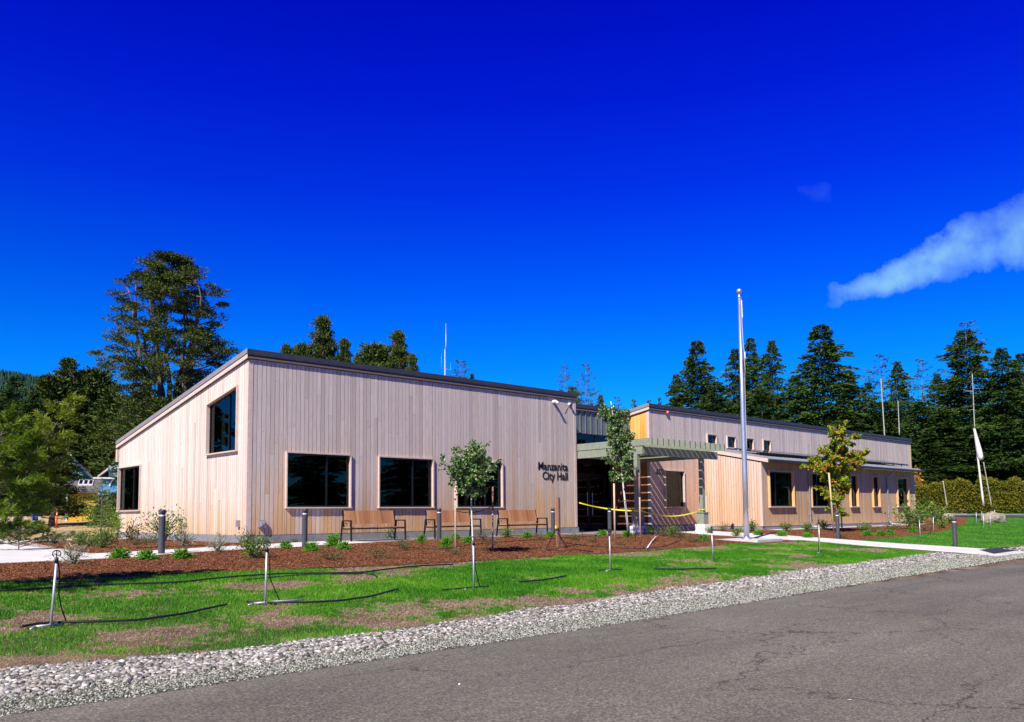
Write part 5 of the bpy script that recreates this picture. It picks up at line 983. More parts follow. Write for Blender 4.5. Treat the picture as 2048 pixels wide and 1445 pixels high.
# near pine whose branches enter at the left edge
PL = np.array([-9.35, -10.9, float(gz(-9.35, -10.9))])
needle_tree('young_pine', at(-66, 12.6), 'near young pine whose bright needled branches reach in at the left edge', 2.75, 1.02, 41, 46, nl=.10, nw=.0085, tuft=20, base=.26, lean=(.5, .05), group='young conifers at left', prof=lambda f: (1-f)**.55*min(1, .55+f*2.2), twigs=10, dropy=.35)
needle_tree('young_pine', at(-28, 13.4), 'slender bright yellow green pine leader leaning right at the left edge', 3.05, .62, 47, 30, 'leader', nl=.11, nw=.009, tuft=16, base=.45, lean=(1.0, -.93), group='young conifers at left', twigs=8, dropy=.2)
stk = at(3, 12.3); b = MB(); b.tube([(0, 0, .02), (-.12, .02, .5)], .012, 7); o = b.build('guy_stake', MT['black'], None, True); o.location = tuple(stk); tag(o, 'short black leaning stake at the left picture edge', 'stake')

# ------------------------------------------------------------------ background trees
def conifer_mesh(seed, H, R, whorls=46, per=7, spray=34, size=.42, base=.08, prof=None, gap=0.0, droop=.35, flat=.35):
    rs = np.random.default_rng(seed); prof = prof or (lambda f: (1-f)**.72); P = []; D = []; Sz = []; br = MB()
    for w in range(whorls):
        f0 = base+(1-base)*(w+rs.random()*.8)/whorls; g0 = (f0-base)/(1-base)
        for k in range(max(3, int(per*(1.15-g0*.6)))):
            if rs.random() < gap: continue
            f = min(.985, f0+rs.uniform(-1, 1)*.022); g = max(0, (f-base)/(1-base))
            az = rs.uniform(0, 6.28); L = R*prof(g)*rs.uniform(.55, 1.2)*(.82+.28*math.sin(az*2+g*9+seed))+.22; d = np.array([math.cos(az), math.sin(az), 0]); side = np.array([-d[1], d[0], 0]); n = int(spray*(.35+.65*L/R))+4
            u = rs.uniform(.02, 1, n)**.8; v = rs.uniform(-1, 1, n)*(1.04-u*.92)*.52*L*flat/.35; z = f*H+L*(.18*u-droop*u*u)+rs.normal(size=n)*.06; dr = rs.uniform(-.25, .1)
            P.append(d*(L*u)[:, None]+side*v[:, None]+np.stack([0*u, 0*u, z], 1)); D.append(d*1.0+side*(np.sign(v)*.55)[:, None]+np.stack([0*u, 0*u, -.25+rs.normal(size=n)*.35+dr], 1)); Sz.append(size*rs.uniform(.6, 1.2, n)*(.55+.45*L/R))
            if w % 3 == 0 and k < 3: br.tube([(0, 0, f*H), tuple(d*L*.5+np.array([0, 0, f*H+L*(.09-droop*.25)])), tuple(d*L*.85+np.array([0, 0, f*H+L*(.17-droop*.9)]))], [.035, .02, .008], 4, False)
    P = np.concatenate(P); D = np.concatenate(D); Sz = np.concatenate(Sz); return leaves(P, D, Sz, Sz*.42, .12, rs), br
def conifer(name, seed, H, R, mt='fir', trunk='bark', **k):
    t_ = thing(name); (V, F), br = conifer_mesh(seed, H, R, **k); b = MB(); b.tube([(0, 0, -.3), (0, 0, H*.5), (0, 0, H*.985)], [.012*H, .006*H, .015], 8); b.build('trunk', MT[trunk], t_, True); br.build('branches', MT[trunk], t_); mesh_np('crown', V, F, MT[mt], t_); return t_
def pine_tree(name, seed, H, prof, nclump=190, stems=7, clump=.75, tufts=95, base=.30, mt='pine', depthf=.8, tuft=.30, topstart=.0):
    """prof(z/H)->half width in metres; open crown of needle clumps on curved limbs"""
    rs = np.random.default_rng(seed); t_ = thing(name); tr = MB(); lb = MB(); C_ = []
    st = []
    for s_ in range(stems):
        a = 6.28*s_/stems+rs.normal()*.3; rr = prof(.72)*rs.uniform(.15, .62); top = np.array([math.cos(a)*rr, math.sin(a)*rr*depthf, H*rs.uniform(.80, .97)]); zs = base*H*rs.uniform(.65, 1.0); u = np.linspace(0, 1, 14)
        pts = np.stack([top[0]*u**.75, top[1]*u**.75, zs+(top[2]-zs)*u], 1)+rs.normal(size=(14, 3))*.10; pts[0] = (0, 0, zs); tr.tube(pts, np.linspace(.011*H, .03, 14), 7, False); st.append(pts)
    main = MB(); main.tube([(0, 0, -.3), (0, 0, base*H*.5), (0, 0, base*H)], [.026*H, .021*H, .018*H], 10); main.build('trunk', MT['bark'], t_, True)
    for i in range(nclump):
        f = base*.75+(1.0-base*.75)*rs.random()**.85; a = rs.uniform(0, 6.28); w = prof(f)*(.72+.45*math.sin(a*2+f*11+seed)**2*(.6+.4*math.sin(f*23+seed))); q = rs.random()**.38; C_.append(np.array([math.cos(a)*w*q, math.sin(a)*w*q*depthf, f*H*.985]))
    P = []; D = []; allst = np.concatenate(st)
    for c_ in C_:
        d2 = np.linalg.norm((allst-c_)*[1, 1, 1.0]+[0, 0, -.0], axis=1)+np.where(allst[:, 2] > c_[2]+.2, 5, 0)+np.abs(allst[:, 2]-(c_[2]-1.2))*.3; s0 = allst[np.argmin(d2)]; m_ = (s0+c_)/2+[0, 0, -.15*np.linalg.norm(c_-s0)]; u = np.linspace(0, 1, 6)[:, None]; Q = (1-u)**2*s0+2*u*(1-u)*m_+u*u*c_; lb.tube(Q, np.linspace(.055, .02, 6)*H/19, 5, False)
        n = int(tufts*rs.uniform(.5, 1.3)); r = clump*rs.uniform(.6, 1.25); v = unit(n, rs)*(rs.random(n)**.5)[:, None]*r*np.array([1.2, 1.2, .5]); P.append(c_+v); D.append(v/r*1.0+np.array([0, 0, .55])+rs.normal(size=(n, 3))*.45)
        if np.linalg.norm(c_-s0) > 1.2: n2 = 14; uu = rs.uniform(.45, 1, n2)[:, None]; P.append((1-uu)**2*s0+2*uu*(1-uu)*m_+uu*uu*c_+rs.normal(size=(n2, 3))*.2); D.append(unit(n2, rs)+[0, 0, .4])
    tr.build('stems', MT['bark'], t_); lb.build('limbs', MT['bark'], t_)
    P = np.concatenate(P); D = np.concatenate(D); V, F = leaves(P, D, tuft*rs.uniform(.7, 1.3, len(P)), tuft*.42, .15, rs); mesh_np('crown', V, F, MT[mt], t_); return t_
def topz(px, ytop, depth): d = ray(px, ytop); d = d/(d@FW); return (CAM+d*depth)[2]
def put(o, px, ytop, depth, H0_, R0=None, wpx=None, rz=None, first=False, zs=1.0, **tg):
    P = at(px, depth); H = topz(px, ytop, depth)-P[2]; s_ = H/H0_; sx = s_ if not wpx else (wpx*1.42/2/FPX*depth)/R0; rz = random.uniform(0, 6.28) if rz is None else rz
    if first: o.location = tuple(P); o.rotation_euler = (0, 0, rz); o.scale = (sx, sx, s_); tag(o, **tg); return o
    return dup(o, P, rz, (sx, sx, s_), **tg)
# the big many-stemmed pine
bigprof = lambda f: np.interp(f, [0, .22, .3, .45, .58, .70, .76, .80, .88, .95, .985, 1.0], [1, 3, 4.2, 4.4, 4.5, 4.9, 4.0, 3.2, 2.9, 2.1, 1.5, .5])
big = pine_tree('big_pine', 101, 19.3, bigprof, 420, 11, .46, 190, .30, tuft=.17)
put(big, 333, 492, 61, 19.3, 4.7, 230, rz=.6, first=True, label='big open crowned pine with many bare stems behind the gable', cat='tree', group='pines left of the city hall')
pn1 = pine_tree('pine_tree', 102, 10.0, lambda f: np.interp(f, [0, .2, .45, .7, .9, 1], [1.5, 2.8, 3.0, 2.3, 1.3, .3]), 150, 5, .72, 110, .22, tuft=.28)
pn2 = pine_tree('pine_tree', 103, 10.0, lambda f: np.interp(f, [0, .15, .4, .7, .9, 1], [2.0, 3.2, 2.9, 1.7, .8, .25]), 150, 4, .68, 110, .15, tuft=.26)
used = set(); pn3 = pine_tree('pine_tree', 104, 10.0, lambda f: np.interp(f, [0, .3, .55, .78, .92, 1], [2.6, 3.0, 2.2, 1.3, .6, .15]), 260, 3, .30, 80, .2, tuft=.17)
def pine(which, *a, **k):
    o = (pn1, pn2, pn3)[which-1]; f = which not in used; used.add(which); return put(o, a[0], a[1], a[2], 10.0, 3.0, a[3]*(1.5 if which == 3 and a[2] < 85 else 1.2 if which == 3 else 1.4 if a[2] < 85 else 1.15), first=f, **k)
for w_, px, yt, dep, wp, lb in ((3, 128, 712, 90, 110, 'pine with a dark tufted tip standing above the left mass'), (2, 98, 752, 88, 110, 'rounded pine left of the dark tipped one'), (1, 180, 738, 92, 110, 'pine between the dark tipped one and the big open pine'), (2, 232, 790, 88, 130, 'dense low pine left under the big open pine'), (1, 290, 800, 84, 130, 'dense pine directly below the big open crown'), (2, 350, 806, 57, 150, 'dense pine behind the middle of the gable roof'), (1, 412, 790, 60, 120, 'dense pine behind the upper gable roof'), (2, 452, 745, 66, 90, 'pine just left of the roof peak'),
                            (1, 150, 830, 89, 120, 'low pine above the teal house'), (2, 205, 850, 88, 110, 'low pine above the blue house'), (2, 104, 897, 60, 84, 'small dark pine left of the yellow shed'), (1, 262, 850, 86, 110, 'shaded pine behind the low end of the gable roof'), (2, 75, 800, 86, 120, 'pine above the bright leader of the near pine')):
    pine(w_, px, yt, dep, wp, label=lb, cat='tree', group='pines left of the city hall')
for w_, px, yt, dep, wp, lb in ((3, 568, 684, 80, 60, 'small pine tip just right of the roof peak'), (1, 604, 688, 82, 60, 'short round pine behind the front roof'), (3, 641, 626, 84, 100, 'pointed pine rising above the front roof'), (3, 686, 672, 84, 60, 'narrow pine right of the pointed one'), (3, 715, 705, 82, 60, 'low pine between the pointed pine and the broad one'), (1, 750, 688, 80, 80, 'broad pine left of the tall dense one'), (3, 795, 656, 80, 84, 'tall dense pine above the middle of the roof'), (3, 824, 704, 78, 54, 'low dark pine right of the tall dense one')):
    pine(w_, px, yt, dep, wp, label=lb, cat='tree', group='pines behind the main roof')
fir = conifer('fir_tree', 111, 20, 4.6, per=12, whorls=60, spray=105, size=.42, base=.04, prof=lambda f: (1-f)**.62)
fir2 = conifer('fir_tree', 112, 20, 4.2, per=12, whorls=60, spray=100, size=.43, base=.04, prof=lambda f: np.interp(f, [0, .25, .6, .85, 1], [.85, 1, .75, .35, .05])*(.8+.3*math.sin(f*31)), droop=.30, gap=.14)
fir3 = conifer('sparse_fir', 113, 20, 3.4, 'fir', 'bark', per=6, whorls=50, spray=34, size=.32, base=.15, gap=.15, droop=-.12, prof=lambda f: np.interp(f, [0, .4, .8, 1], [.7, 1, .6, .1]))
lf = conifer('distant_fir', 114, 20, 4.6, per=8, whorls=40, spray=40, size=.6, base=.03)
FO = {'a': (fir, 4.9), 'b': (fir2, 4.5), 's': (fir3, 3.6), 'd': (lf, 4.9)}
def firt(k, px, yt, dep, wp, lb, grp): o, R0 = FO[k]; f = k not in used; used.add(k); put(o, px, yt, dep, 20, R0, wp, first=f, label=lb, cat='tree', group=grp)
g1 = 'conifers behind the entrance and main roof'
for a in (('s', 922, 714, 96, 90, 'thin dark conifer right of the radio mast'), ('b', 946, 742, 98, 60, 'low conifer beside the thin dark one'), ('d', 975, 770, 100, 60, 'lowest conifer tip right of the radio mast'), ('d', 1044, 768, 110, 34, 'tiny conifer tip above the middle of the roof'), ('s', 1134, 726, 80, 60, 'twiggy conifer above the right end of the front roof'), ('a', 1150, 770, 84, 90, 'dense conifer above the corner with the security camera'), ('s', 1176, 722, 80, 66, 'twiggy conifer with pointed top above the entrance link'), ('b', 1205, 785, 84, 60, 'conifer above the link roof'), ('s', 1238, 790, 92, 50, 'small conifer tip right of the columnar tree'), ('d', 1272, 794, 96, 50, 'conifer tip above the orange side wall'), ('d', 1303, 795, 98, 40, 'small conifer tip above the upper block corner'), ('d', 1325, 790, 96, 44, 'conifer tip left of the right tree mass')):
    firt(*a, g1)
g2 = 'tall conifers right of the flagpole'
for a in (('a', 1402, 674, 84, 150, 'pointed dark conifer left of the flagpole'), ('b', 1360, 742, 82, 90, 'lower conifer at the left end of the right tree mass'), ('b', 1480, 690, 86, 110, 'conifer right behind the flagpole'), ('a', 1512, 668, 88, 100, 'narrow topped conifer right of the flagpole'), ('b', 1554, 672, 84, 104, 'dense blunt conifer between flagpole and the tall one'), ('a', 1655, 642, 82, 190, 'tall broad conifer above the upper windows'), ('b', 1600, 745, 90, 120, 'low conifer left of the tall broad one'), ('b', 1706, 735, 88, 120, 'low conifer right of the tall broad one'), ('s', 1776, 702, 84, 110, 'bare topped conifer with bleached trunk'), ('b', 1808, 716, 86, 100, 'conifer right of the bare topped one'), ('a', 1745, 760, 86, 90, 'low conifer behind the bare topped one'), ('s', 1856, 712, 86, 90, 'thin conifer left of the far right giant'), ('b', 1888, 742, 88, 100, 'short conifer left of the far right giant'), ('b', 1950, 650, 84, 190, 'giant dense conifer at far right'), ('s', 1950, 634, 83, 120, 'ragged top of a conifer at far right'), ('b', 2020, 688, 80, 150, 'dark conifer cut by the right edge'), ('a', 2060, 700, 82, 140, 'conifer just outside the right edge'),
          ('a', 1440, 760, 80, 150, 'lower conifer behind the upper block left'), ('b', 1530, 775, 80, 150, 'lower conifer behind the upper block middle'), ('a', 1780, 800, 84, 170, 'low conifer right behind the block end'), ('b', 1850, 800, 84, 150, 'low bushy conifer beyond the block end'), ('a', 1900, 820, 82, 170, 'low conifer before the far right giant'), ('b', 1990, 810, 83, 190, 'low dense conifer above the yellow green hedge'), ('a', 2060, 830, 84, 180, 'low dense conifer at the right edge'), ('b', 1950, 850, 80, 150, 'lowest conifer behind the bleached snag'), ('a', 1865, 860, 80, 130, 'lowest conifer beside the block end'), ('b', 1700, 820, 80, 160, 'low conifer behind the maple')):
    firt(*a, g2)
# left background conifers
for a in (('a', 20, 748, 84, 110, 'dark conifer at the left edge under the hill'), ('b', 60, 775, 80, 110, 'dark conifer right of the left edge one'), ('a', -30, 760, 80, 130, 'conifer cut by the left edge'), ('b', 205, 745, 92, 60, 'narrow conifer tip left of the big open pine'), ('b', 30, 830, 74, 120, 'low conifer behind the near pine leader'), ('a', 95, 850, 76, 120, 'low conifer behind the teal house')):
    firt(*a, 'conifers at far left')
# unseen row across the road, added for dark reflections in the windows
for i, (x, y, s_) in enumerate(((-70, -70, .8), (-58, -62, .95), (-46, -60, .85), (-34, -63, 1.0), (-22, -60, .8), (-10, -62, .95), (2, -60, .85), (14, -63, 1.0), (26, -60, .9), (38, -62, 1.0), (50, -60, .85), (62, -62, .95), (74, -60, .9), (86, -62, .85), (98, -60, 1.0), (112, -62, .9), (128, -60, .95), (146, -62, 1.0), (162, -60, .9), (178, -62, 1.0), (194, -60, .95), (212, -62, 1.0), (232, -60, 1.0), (254, -62, 1.0))):
    dup((fir, fir2)[i % 2], (x, y, -1.1), i*1.3, (s_*1.5, s_*1.5, s_*.8), label='unseen conifer across the road, added to darken the window reflections', cat='tree', group='unseen conifers across the road')
for i, (x, y, s_) in enumerate(((-75, -20, .9), (-80, -5, 1.0), (-78, 10, .9), (-84, 25, 1.0), (-86, 40, 1.05), (-90, 56, .95), (-92, 74, 1.0), (-80, 90, 1.0), (-66, 102, .95), (-54, 92, 1.0), (-44, 84, .95), (-34, 88, 1.0), (-24, 82, 1.0), (-15, 88, .95), (-6, 84, 1.0))):
    dup((fir, fir2)[i % 2], (x, y, -.4), i*1.7, (s_*1.6, s_*1.6, s_*(.8 if i < 9 else 1.5)), label='unseen conifer far left, added to darken the gable windows', cat='tree', group='unseen conifers at far left')  # unseen trees added, the last ones stretched to keep sky out of gable glass
# snags and poles
def snag(px, ybase, ytop, dep, r0, r1, lean, label, mt='bleached', name='dead_snag', brs=True):
    P = at(px, dep); zt = topz(px, ytop, dep)-P[2]; zb = topz(px, ybase, dep)-P[2]; t_ = thing(name, P, 0, label, 'dead tree' if name == 'dead_snag' else 'pole')
    u = np.linspace(0, 1, 10); b = MB(); b.tube(np.stack([RT[0]*lean*u, RT[1]*lean*u, zb+(zt-zb)*u], 1), r0+(r1-r0)*u, 9); b.build('trunk' if brs else 'pole', MT[mt], t_, True)
    if brs:
        rs = np.random.default_rng(int(px)); b = MB()
        for i in range(7): f = rs.uniform(.35, 1); a = rs.uniform(0, 6.28); L = rs.uniform(.4, 1.3); c_ = np.array([RT[0]*lean*f, RT[1]*lean*f, zb+(zt-zb)*f]); b.tube([c_, c_+[math.cos(a)*L, math.sin(a)*L, rs.uniform(-.2, .35)]], [.03, .01], 4, False)
        b.build('dead_branches', MT['barkdead'], t_)
    return t_
snag(1776, 880, 755, 70, .055, .035, -.1, 'thin grey dead trunk above the far end of the roof', 'barkdead', brs=False)
snag(1968, 1012, 856, 58, .075, .05, -.38, 'white leaning pole snag before the yellow green hedge', brs=False)
snag(1958, 870, 745, 78, .05, .03, .05, 'grey dead trunk above the white leaning snag', 'barkdead')
snag(1806, 870, 800, 72, .05, .03, 0, 'faint grey dead trunk right of the bleached one', 'barkdead', brs=False)
P = at(1966, 57.9); zz = topz(1966, 920, 57.9)-P[2]; b = MB(); n = 10; u = np.linspace(0, 1, n); b.tube(np.stack([RT[0]*(-.30+.36*u), RT[1]*(-.30+.36*u), zz+2.2*(1-u)], 1), .07+.17*u*(1.05-u**8*.6), 9); o = b.build('hanging_rag', MT['bleached'], None, True); o.location = tuple(P); tag(o, 'pale torn fabric hanging beside the white snag', 'fabric')
snag(1895, 1014, 962, 62, .04, .03, -.22, 'grey leaning pole in front of the hedge', 'barkdead', 'utility_pole', False); snag(1984, 1014, 924, 60, .035, .03, -.42, 'thin grey pole right of the white snag', 'barkdead', 'utility_pole', False)
# hedge of gorse and the gravel bank
def bank(px0, px1, dep, h0, w, n, seed):
    rs = np.random.default_rng(seed); px = rs.uniform(px0, px1, n); dd = dep+rs.uniform(0, w, n); d = np.stack([ray(q, 1025) for q in (px0, px1)]); d = d/(d@FW)[:, None]; f = ((px-px0)/(px1-px0))[:, None]; dirs = d[0]*(1-f)+d[1]*f; P = CAM+dirs*dd[:, None]; g = gz(P[:, 0], P[:, 1]); hh = h0*(.55+.8*vnoise(px, 0*px, 26, seed)); P[:, 2] = g+hh*rs.random(n)**.7*(1-.25*(dd-dep)/w*0); return P, rs
P, rs = bank(1795, 2200, 68.5, 2.9, 2.2, 80000, 5); V, F = leaves(P, unit(len(P), rs)+[0, -.2, .5], .18*rs.uniform(.6, 1.2, len(P)), .08, .2, rs)
hd = mesh_np('hedge', V, F, MT['gorse']); tag(hd, 'long yellow green hedge beyond the right lawn', 'hedge')
P = at(1905, 56); rs = np.random.default_rng(4)
def rock(px, dep, sx, sz, label):
    P = at(px, dep); v, f = subdiv(*subdiv(*ico())); v = v*np.array([sx, sx*.7, sz])*(1+.25*(vnoise(v[:, 0]*3+9, v[:, 1]*3+v[:, 2]*2+9, 1.1, int(px))-.5)[:, None]*2); v[:, 2] += sz*.3; o = mesh_np('boulder', v, f, MT['rockm']); o.location = tuple(P); tag(o, label, 'boulder', 'boulders by the right lawn')
MT['rockm'] = noisy('tan boulder', (.20, .17, .12), (.46, .40, .31), 4, .9, 0, .8, 9)
rock(1895, 62, .55, .28, 'tan boulder below the hedge left of the pipe cluster'); rock(1985, 56, 1.1, .55, 'large tan boulder behind the sprinkler pipes'); rock(1884, 60, .35, .2, 'small tan rock beside the left boulder')
# parking strip beyond the right lawn
A = [(px, 0) for px in np.linspace(1780, 2300, 30)]
lo = [tuple(at(px, 62.5)[:2]) for px, _ in A]; hi = [tuple(at(px, 65.2)[:2]) for px, _ in A]; loft('parking_lot', lo, hi, noisy('dark asphalt lot', (.055, .057, .065), (.08, .08, .09), 3, .9), .06, 40, 4)
lo = [tuple(at(px, 65.2)[:2]) for px, _ in A]; hi = [tuple(at(px, 65.5)[:2]) for px, _ in A]; loft('kerb', lo, hi, MT['found'], .10, 40, 3, .2)
for px, h, lb in ((1986, 0, ''),): pass
# autumn tree peeping past the upper block
aut = thing('autumn_tree', at(1830, 70), 0, 'orange autumn tree just past the end of the upper block', 'tree'); (V, F), b = leafball(77, .7, topz(1830, 912, 70)-at(1830, 70)[2], 500, .2, .14, 8, lift=.5)
MT['autumn'] = leafmat('autumn leaves', [(0, (.25, .04, .01)), (.5, (.55, .20, .02)), (1, (.60, .42, .03))], .6, .2); mesh_np('crown', V, F, MT['autumn'], aut); b.build('trunk', MT['bark'], aut)
# ---- houses at the left
def gable_house(name, px0, px1, dep, zwall, zridge, col, roofc, label, depthm=6, front=True, off=0, trimc='white'):
    A_ = at(px0, dep); al = math.atan((.5*(px0+px1)-1024)/FPX); base_ = math.atan2(RT[1], RT[0]); ang = base_-al*.85; u = np.array([math.cos(ang), math.sin(ang), 0]); Wd = 3.0
    for _ in range(40):
        q = A_+u*Wd-CAM; x_ = 1024+FPX*(q@RT)/(q@FW); Wd *= 1+.5*(px1-x_)/(px1-px0)
    t_ = thing(name, A_, ang, label, 'house' if name != 'shed' else 'shed')
    return t_, Wd
def clapmat(nm, c): 
    m = mat(nm, c, .7); t = NT(m); s_ = t.new('SeparateXYZ'); t.l(t.co(), s_.inputs[0]); w = t.math('FRACT', t.math('MULTIPLY', s_.outputs['Z'], 6.0)); t.base(t.mix(1, c, t.ramp(w, [(.0, (.55, .55, .55)), (.12, (1, 1, 1)), (1, (.92, .92, .92))]), 'MULTIPLY')); return m
D_ = 78
t_, Wd = gable_house('teal_house', 60, 182, D_, 0, 0, 0, 0, 'teal gabled house with white rake boards behind the left pines')
zb = lambda px, y: topz(px, y, D_)-t_.location[2]
ze_, zr_ = zb(182, 958), zb(128, 897); pk = Wd*.5
b = MB(); y1 = 8; V = [(0, 0, -1), (Wd, 0, -1), (Wd, 0, ze_), (pk, 0, zr_), (0, 0, ze_), (0, y1, -1), (Wd, y1, -1), (Wd, y1, ze_), (pk, y1, zr_), (0, y1, ze_)]
b.add(V, [(0, 1, 2, 4), (6, 5, 9, 7), (1, 6, 7, 2), (5, 0, 4, 9)], [(4, 2, 3), (7, 9, 8)]); b.build('wall', clapmat('teal clapboard', (.24, .50, .42)), t_)
b = MB()
for sgn in (0, 1):
    e0 = (-.5, ze_-.35) if sgn == 0 else (Wd+.5, ze_-.35); b.hexa([(e0[0], -.4, e0[1]), (pk, -.4, zr_+.05), (pk, y1+.4, zr_+.05), (e0[0], y1+.4, e0[1]), (e0[0], -.4, e0[1]+.18), (pk, -.4, zr_+.25), (pk, y1+.4, zr_+.25), (e0[0], y1+.4, e0[1]+.18)])
b.build('roof', noisy('grey shingles', (.12, .12, .13), (.2, .2, .21), 8, .9), t_)
b = MB()
for sgn in (0, 1):
    e0 = (-.5, ze_-.35) if sgn == 0 else (Wd+.5, ze_-.35); b.bar((e0[0], -.43, e0[1]+.05), (pk, -.43, zr_+.13), .05, .24)
b.build('rake_board', MT['white'], t_)
t_, Wd = gable_house('blue_house', 192, 262, 74, 0, 0, 0, 0, 'bright blue house with grey upper wall beside the gable end'); D_ = 74
zb = lambda px, y: topz(px, y, D_)-t_.location[2]
b = MB(); b.box(0, Wd, 0, 7, -1, zb(200, 958)); wl = b.build('wall', clapmat('blue clapboard', (.10, .33, .62)), t_)
b = MB(); x0 = Wd*.30; b.box(x0, Wd, .9, 7, zb(200, 958), zb(225, 924)); b.build('upper_wall', clapmat('grey teal shingles', (.20, .33, .38)), t_)
b = MB(); b.box(-.3, Wd+.3, -.35, 1.2, zb(200, 958), zb(200, 955)); b.build('eave_board', MT['white'], t_)
b = MB(); b.hexa([(0, .3, zb(200, 955)), (x0, .3, zb(225, 938)), (x0, 7, zb(225, 938)), (0, 7, zb(200, 955)), (0, .3, zb(200, 952)), (x0, .3, zb(225, 934)), (x0, 7, zb(225, 934)), (0, 7, zb(200, 952))]); b.build('roof', MT['trim'], t_)
b = MB(); a = np.linspace(0, np.pi, 14); b.tube([(Wd*.45+Wd*.28*.5*math.cos(q)+.2, -.05, zb(215, 972)+.65*math.sin(q)) for q in a], .07, 5); w_ = b.build('arched_window', MT['white'], t_)
b = MB(); V = [(Wd*.45+.2+Wd*.14*math.cos(q), -.03, zb(215, 972)+.62*math.sin(q)) for q in a]; b.add(V+[(Wd*.45+.2, -.03, zb(215, 972))], None, [(i, 14, i+1) for i in range(13)]); b.build('pane', MT['glass'], w_)
b = MB(); b.box(-.02, .2, -.03, .0, -1, zb(200, 958)); b.build('corner_trim', MT['white'], t_)
t_, Wd = gable_house('shed', 131, 190, 66, 0, 0, 0, 0, 'small yellow shed with grey shingle roof and skylights on the dry field'); D_ = 66
zb = lambda px, y: topz(px, y, D_)-t_.location[2]
ze_ = zb(160, 983); zr_ = zb(165, 961)
m = mat('ochre vertical boards', (.62, .36, .03), .8); t = NT(m); s_ = t.new('SeparateXYZ'); t.l(t.co(), s_.inputs[0]); w = t.math('FRACT', t.math('MULTIPLY', s_.outputs['X'], 5.0)); t.base(t.mix(1, (.66, .40, .035), t.ramp(w, [(0, (.5, .5, .5)), (.12, (1, 1, 1))]), 'MULTIPLY'))
b = MB(); b.box(0, Wd, 0, 3, -.6, ze_); b.build('wall', m, t_)
b = MB(); b.box(-.02, .14, -.03, .02, -.6, ze_); b.build('corner_trim', MT['white'], t_)
b = MB(); b.hexa([(-.25, -.45, ze_-.12), (Wd+.25, -.45, ze_-.12), (Wd+.25, 2.2, zr_), (-.25, 2.2, zr_), (-.25, -.45, ze_+.03), (Wd+.25, -.45, ze_+.03), (Wd+.25, 2.2, zr_+.15), (-.25, 2.2, zr_+.15)]); rf = b.build('roof', noisy('dark shingles', (.10, .095, .10), (.17, .16, .17), 9, .9), t_)
sl_ = (zr_-ze_+.12)/2.65
for i in range(3):
    x = Wd*(.36+.17*i); b = MB(); q = lambda y: ze_+.05+sl_*(y+.45); b.hexa([(x, .75, q(.75)), (x+.34, .75, q(.75)), (x+.34, 1.9, q(1.9)), (x, 1.9, q(1.9)), (x, .75, q(.75)+.10), (x+.34, .75, q(.75)+.10), (x+.34, 1.9, q(1.9)+.10), (x, 1.9, q(1.9)+.10)]); f_ = b.build('skylight', MT['white'], rf)
    b = MB(); b.hexa([(x+.05, .85, q(.85)+.101), (x+.29, .85, q(.85)+.101), (x+.29, 1.8, q(1.8)+.101), (x+.05, 1.8, q(1.8)+.101), (x+.05, .85, q(.85)+.115), (x+.29, .85, q(.85)+.115), (x+.29, 1.8, q(1.8)+.115), (x+.05, 1.8, q(1.8)+.115)]); b.build('pane', MT['solar'], f_)
# low grey fence behind the blue house lawn
A_, B_ = at(186, 64), at(260, 64); t_ = thing('board_fence', A_, math.atan2(*(B_-A_)[:2][::-1]), 'weathered grey board fence below the blue house', 'fence'); Wd = np.linalg.norm((B_-A_)[:2]); b = MB()
for x in np.arange(0, Wd, .16): b.box(x+.005, x+.15, -.01, .01, 0, 1.25+.03*random.random())
b.build('boards', MT['barkdead'], t_); b = MB(); b.box(0, Wd, .015, .05, .9, 1.0); b.build('rail', MT['barkdead'], t_)
for px, dep, sc, lb in ((228, 60, 1.6, 'dark bush before the blue house'), (205, 58, 1.5, 'grey green bush before the board fence'), (178, 73, 2.2, 'reddish bush between the teal and blue houses')):
    o = mk('round_bush', 60+int(px), .8, 1.1, 'shrub' if px > 190 else 'brownleaf', 900, .12, .08, 20); o.location = tuple(at(px, dep)); o.scale = (sc, sc, sc); tag(o, lb, 'bush', 'bushes by the far houses')
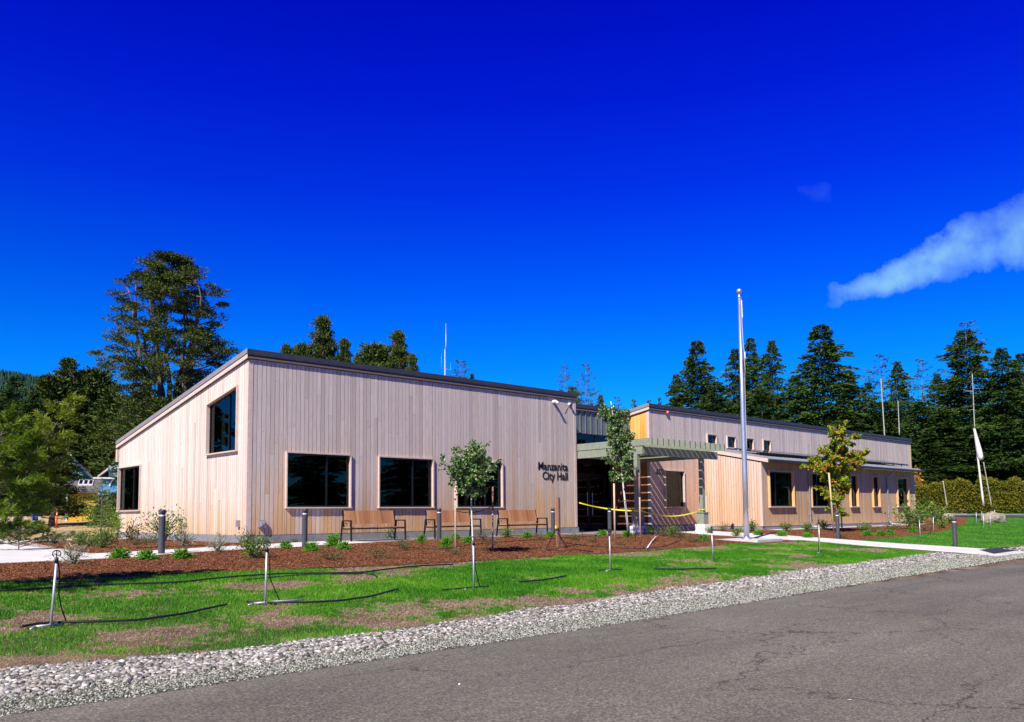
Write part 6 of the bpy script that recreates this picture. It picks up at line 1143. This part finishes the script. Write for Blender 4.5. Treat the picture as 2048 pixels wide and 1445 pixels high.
# hill
P = CAM+ray(20, 1025)*1500; hx = np.linspace(-1400, 1400, 70); hy = np.linspace(-500, 500, 26); HX, HY = np.meshgrid(hx, hy)
prof_ = np.interp(HX, [-1400, -500, -60, 40, 140, 500, 1400], [120, 180, 243, 243, 215, 60, 0]); HZ = prof_*np.clip(1-(HY/520)**2, 0, 1)+18*(vnoise(HX+3000, HY+3000, 240, 61)-.5); HZ = np.where(np.abs(HY) > 480, -5, HZ)
wx = P[0]+RT[0]*HX+FW[0]*HY; wy = P[1]+RT[1]*HX+FW[1]*HY; nx = len(hx); ii = np.arange(len(hy)-1)[:, None]*nx+np.arange(nx-1)[None]
tag(mesh_np('hill', np.stack([wx, wy, HZ], -1).reshape(-1, 3), np.stack([ii, ii+1, ii+nx+1, ii+nx], -1).reshape(-1, 4), noisy('forested slope', (.012, .035, .022), (.03, .06, .035), .03, .95), smooth=True), kind='structure')
n = 26000; u = rng.uniform(-420, 620, n); v = rng.uniform(-470, 60, n); z = np.interp(u, [-1400, -500, -60, 40, 140, 500, 1400], [120, 180, 243, 243, 215, 60, 0])*np.clip(1-(v/520)**2, 0, 1)+18*(vnoise(u+3000, v+3000, 240, 61)-.5)
h = rng.uniform(9, 22, n); r = h*.24; bx = P[0]+RT[0]*u+FW[0]*v; by = P[1]+RT[1]*u+FW[1]*v; a = rng.uniform(0, 6.28, n); V = np.zeros((n, 5, 3))
for k in range(4): V[:, k, 0] = bx+r*np.cos(a+k*1.571); V[:, k, 1] = by+r*np.sin(a+k*1.571); V[:, k, 2] = z-2
V[:, 4, 0] = bx; V[:, 4, 1] = by; V[:, 4, 2] = z+h; F = (np.array([(0, 1, 4), (1, 2, 4), (2, 3, 4), (3, 0, 4)])[None]+(np.arange(n)*5)[:, None, None]).reshape(-1, 3)
m = mat('far forest', (.02, .05, .03), .95, 0, .1); t = NT(m); t.base(t.ramp(t.rnd(), [(0, (.012, .035, .030)), (.5, (.022, .060, .042)), (1, (.045, .095, .055))])); tag(mesh_np('forest', V.reshape(-1, 3), F, m), 'far conifer forest covering the hill', 'forest', kind='stuff')
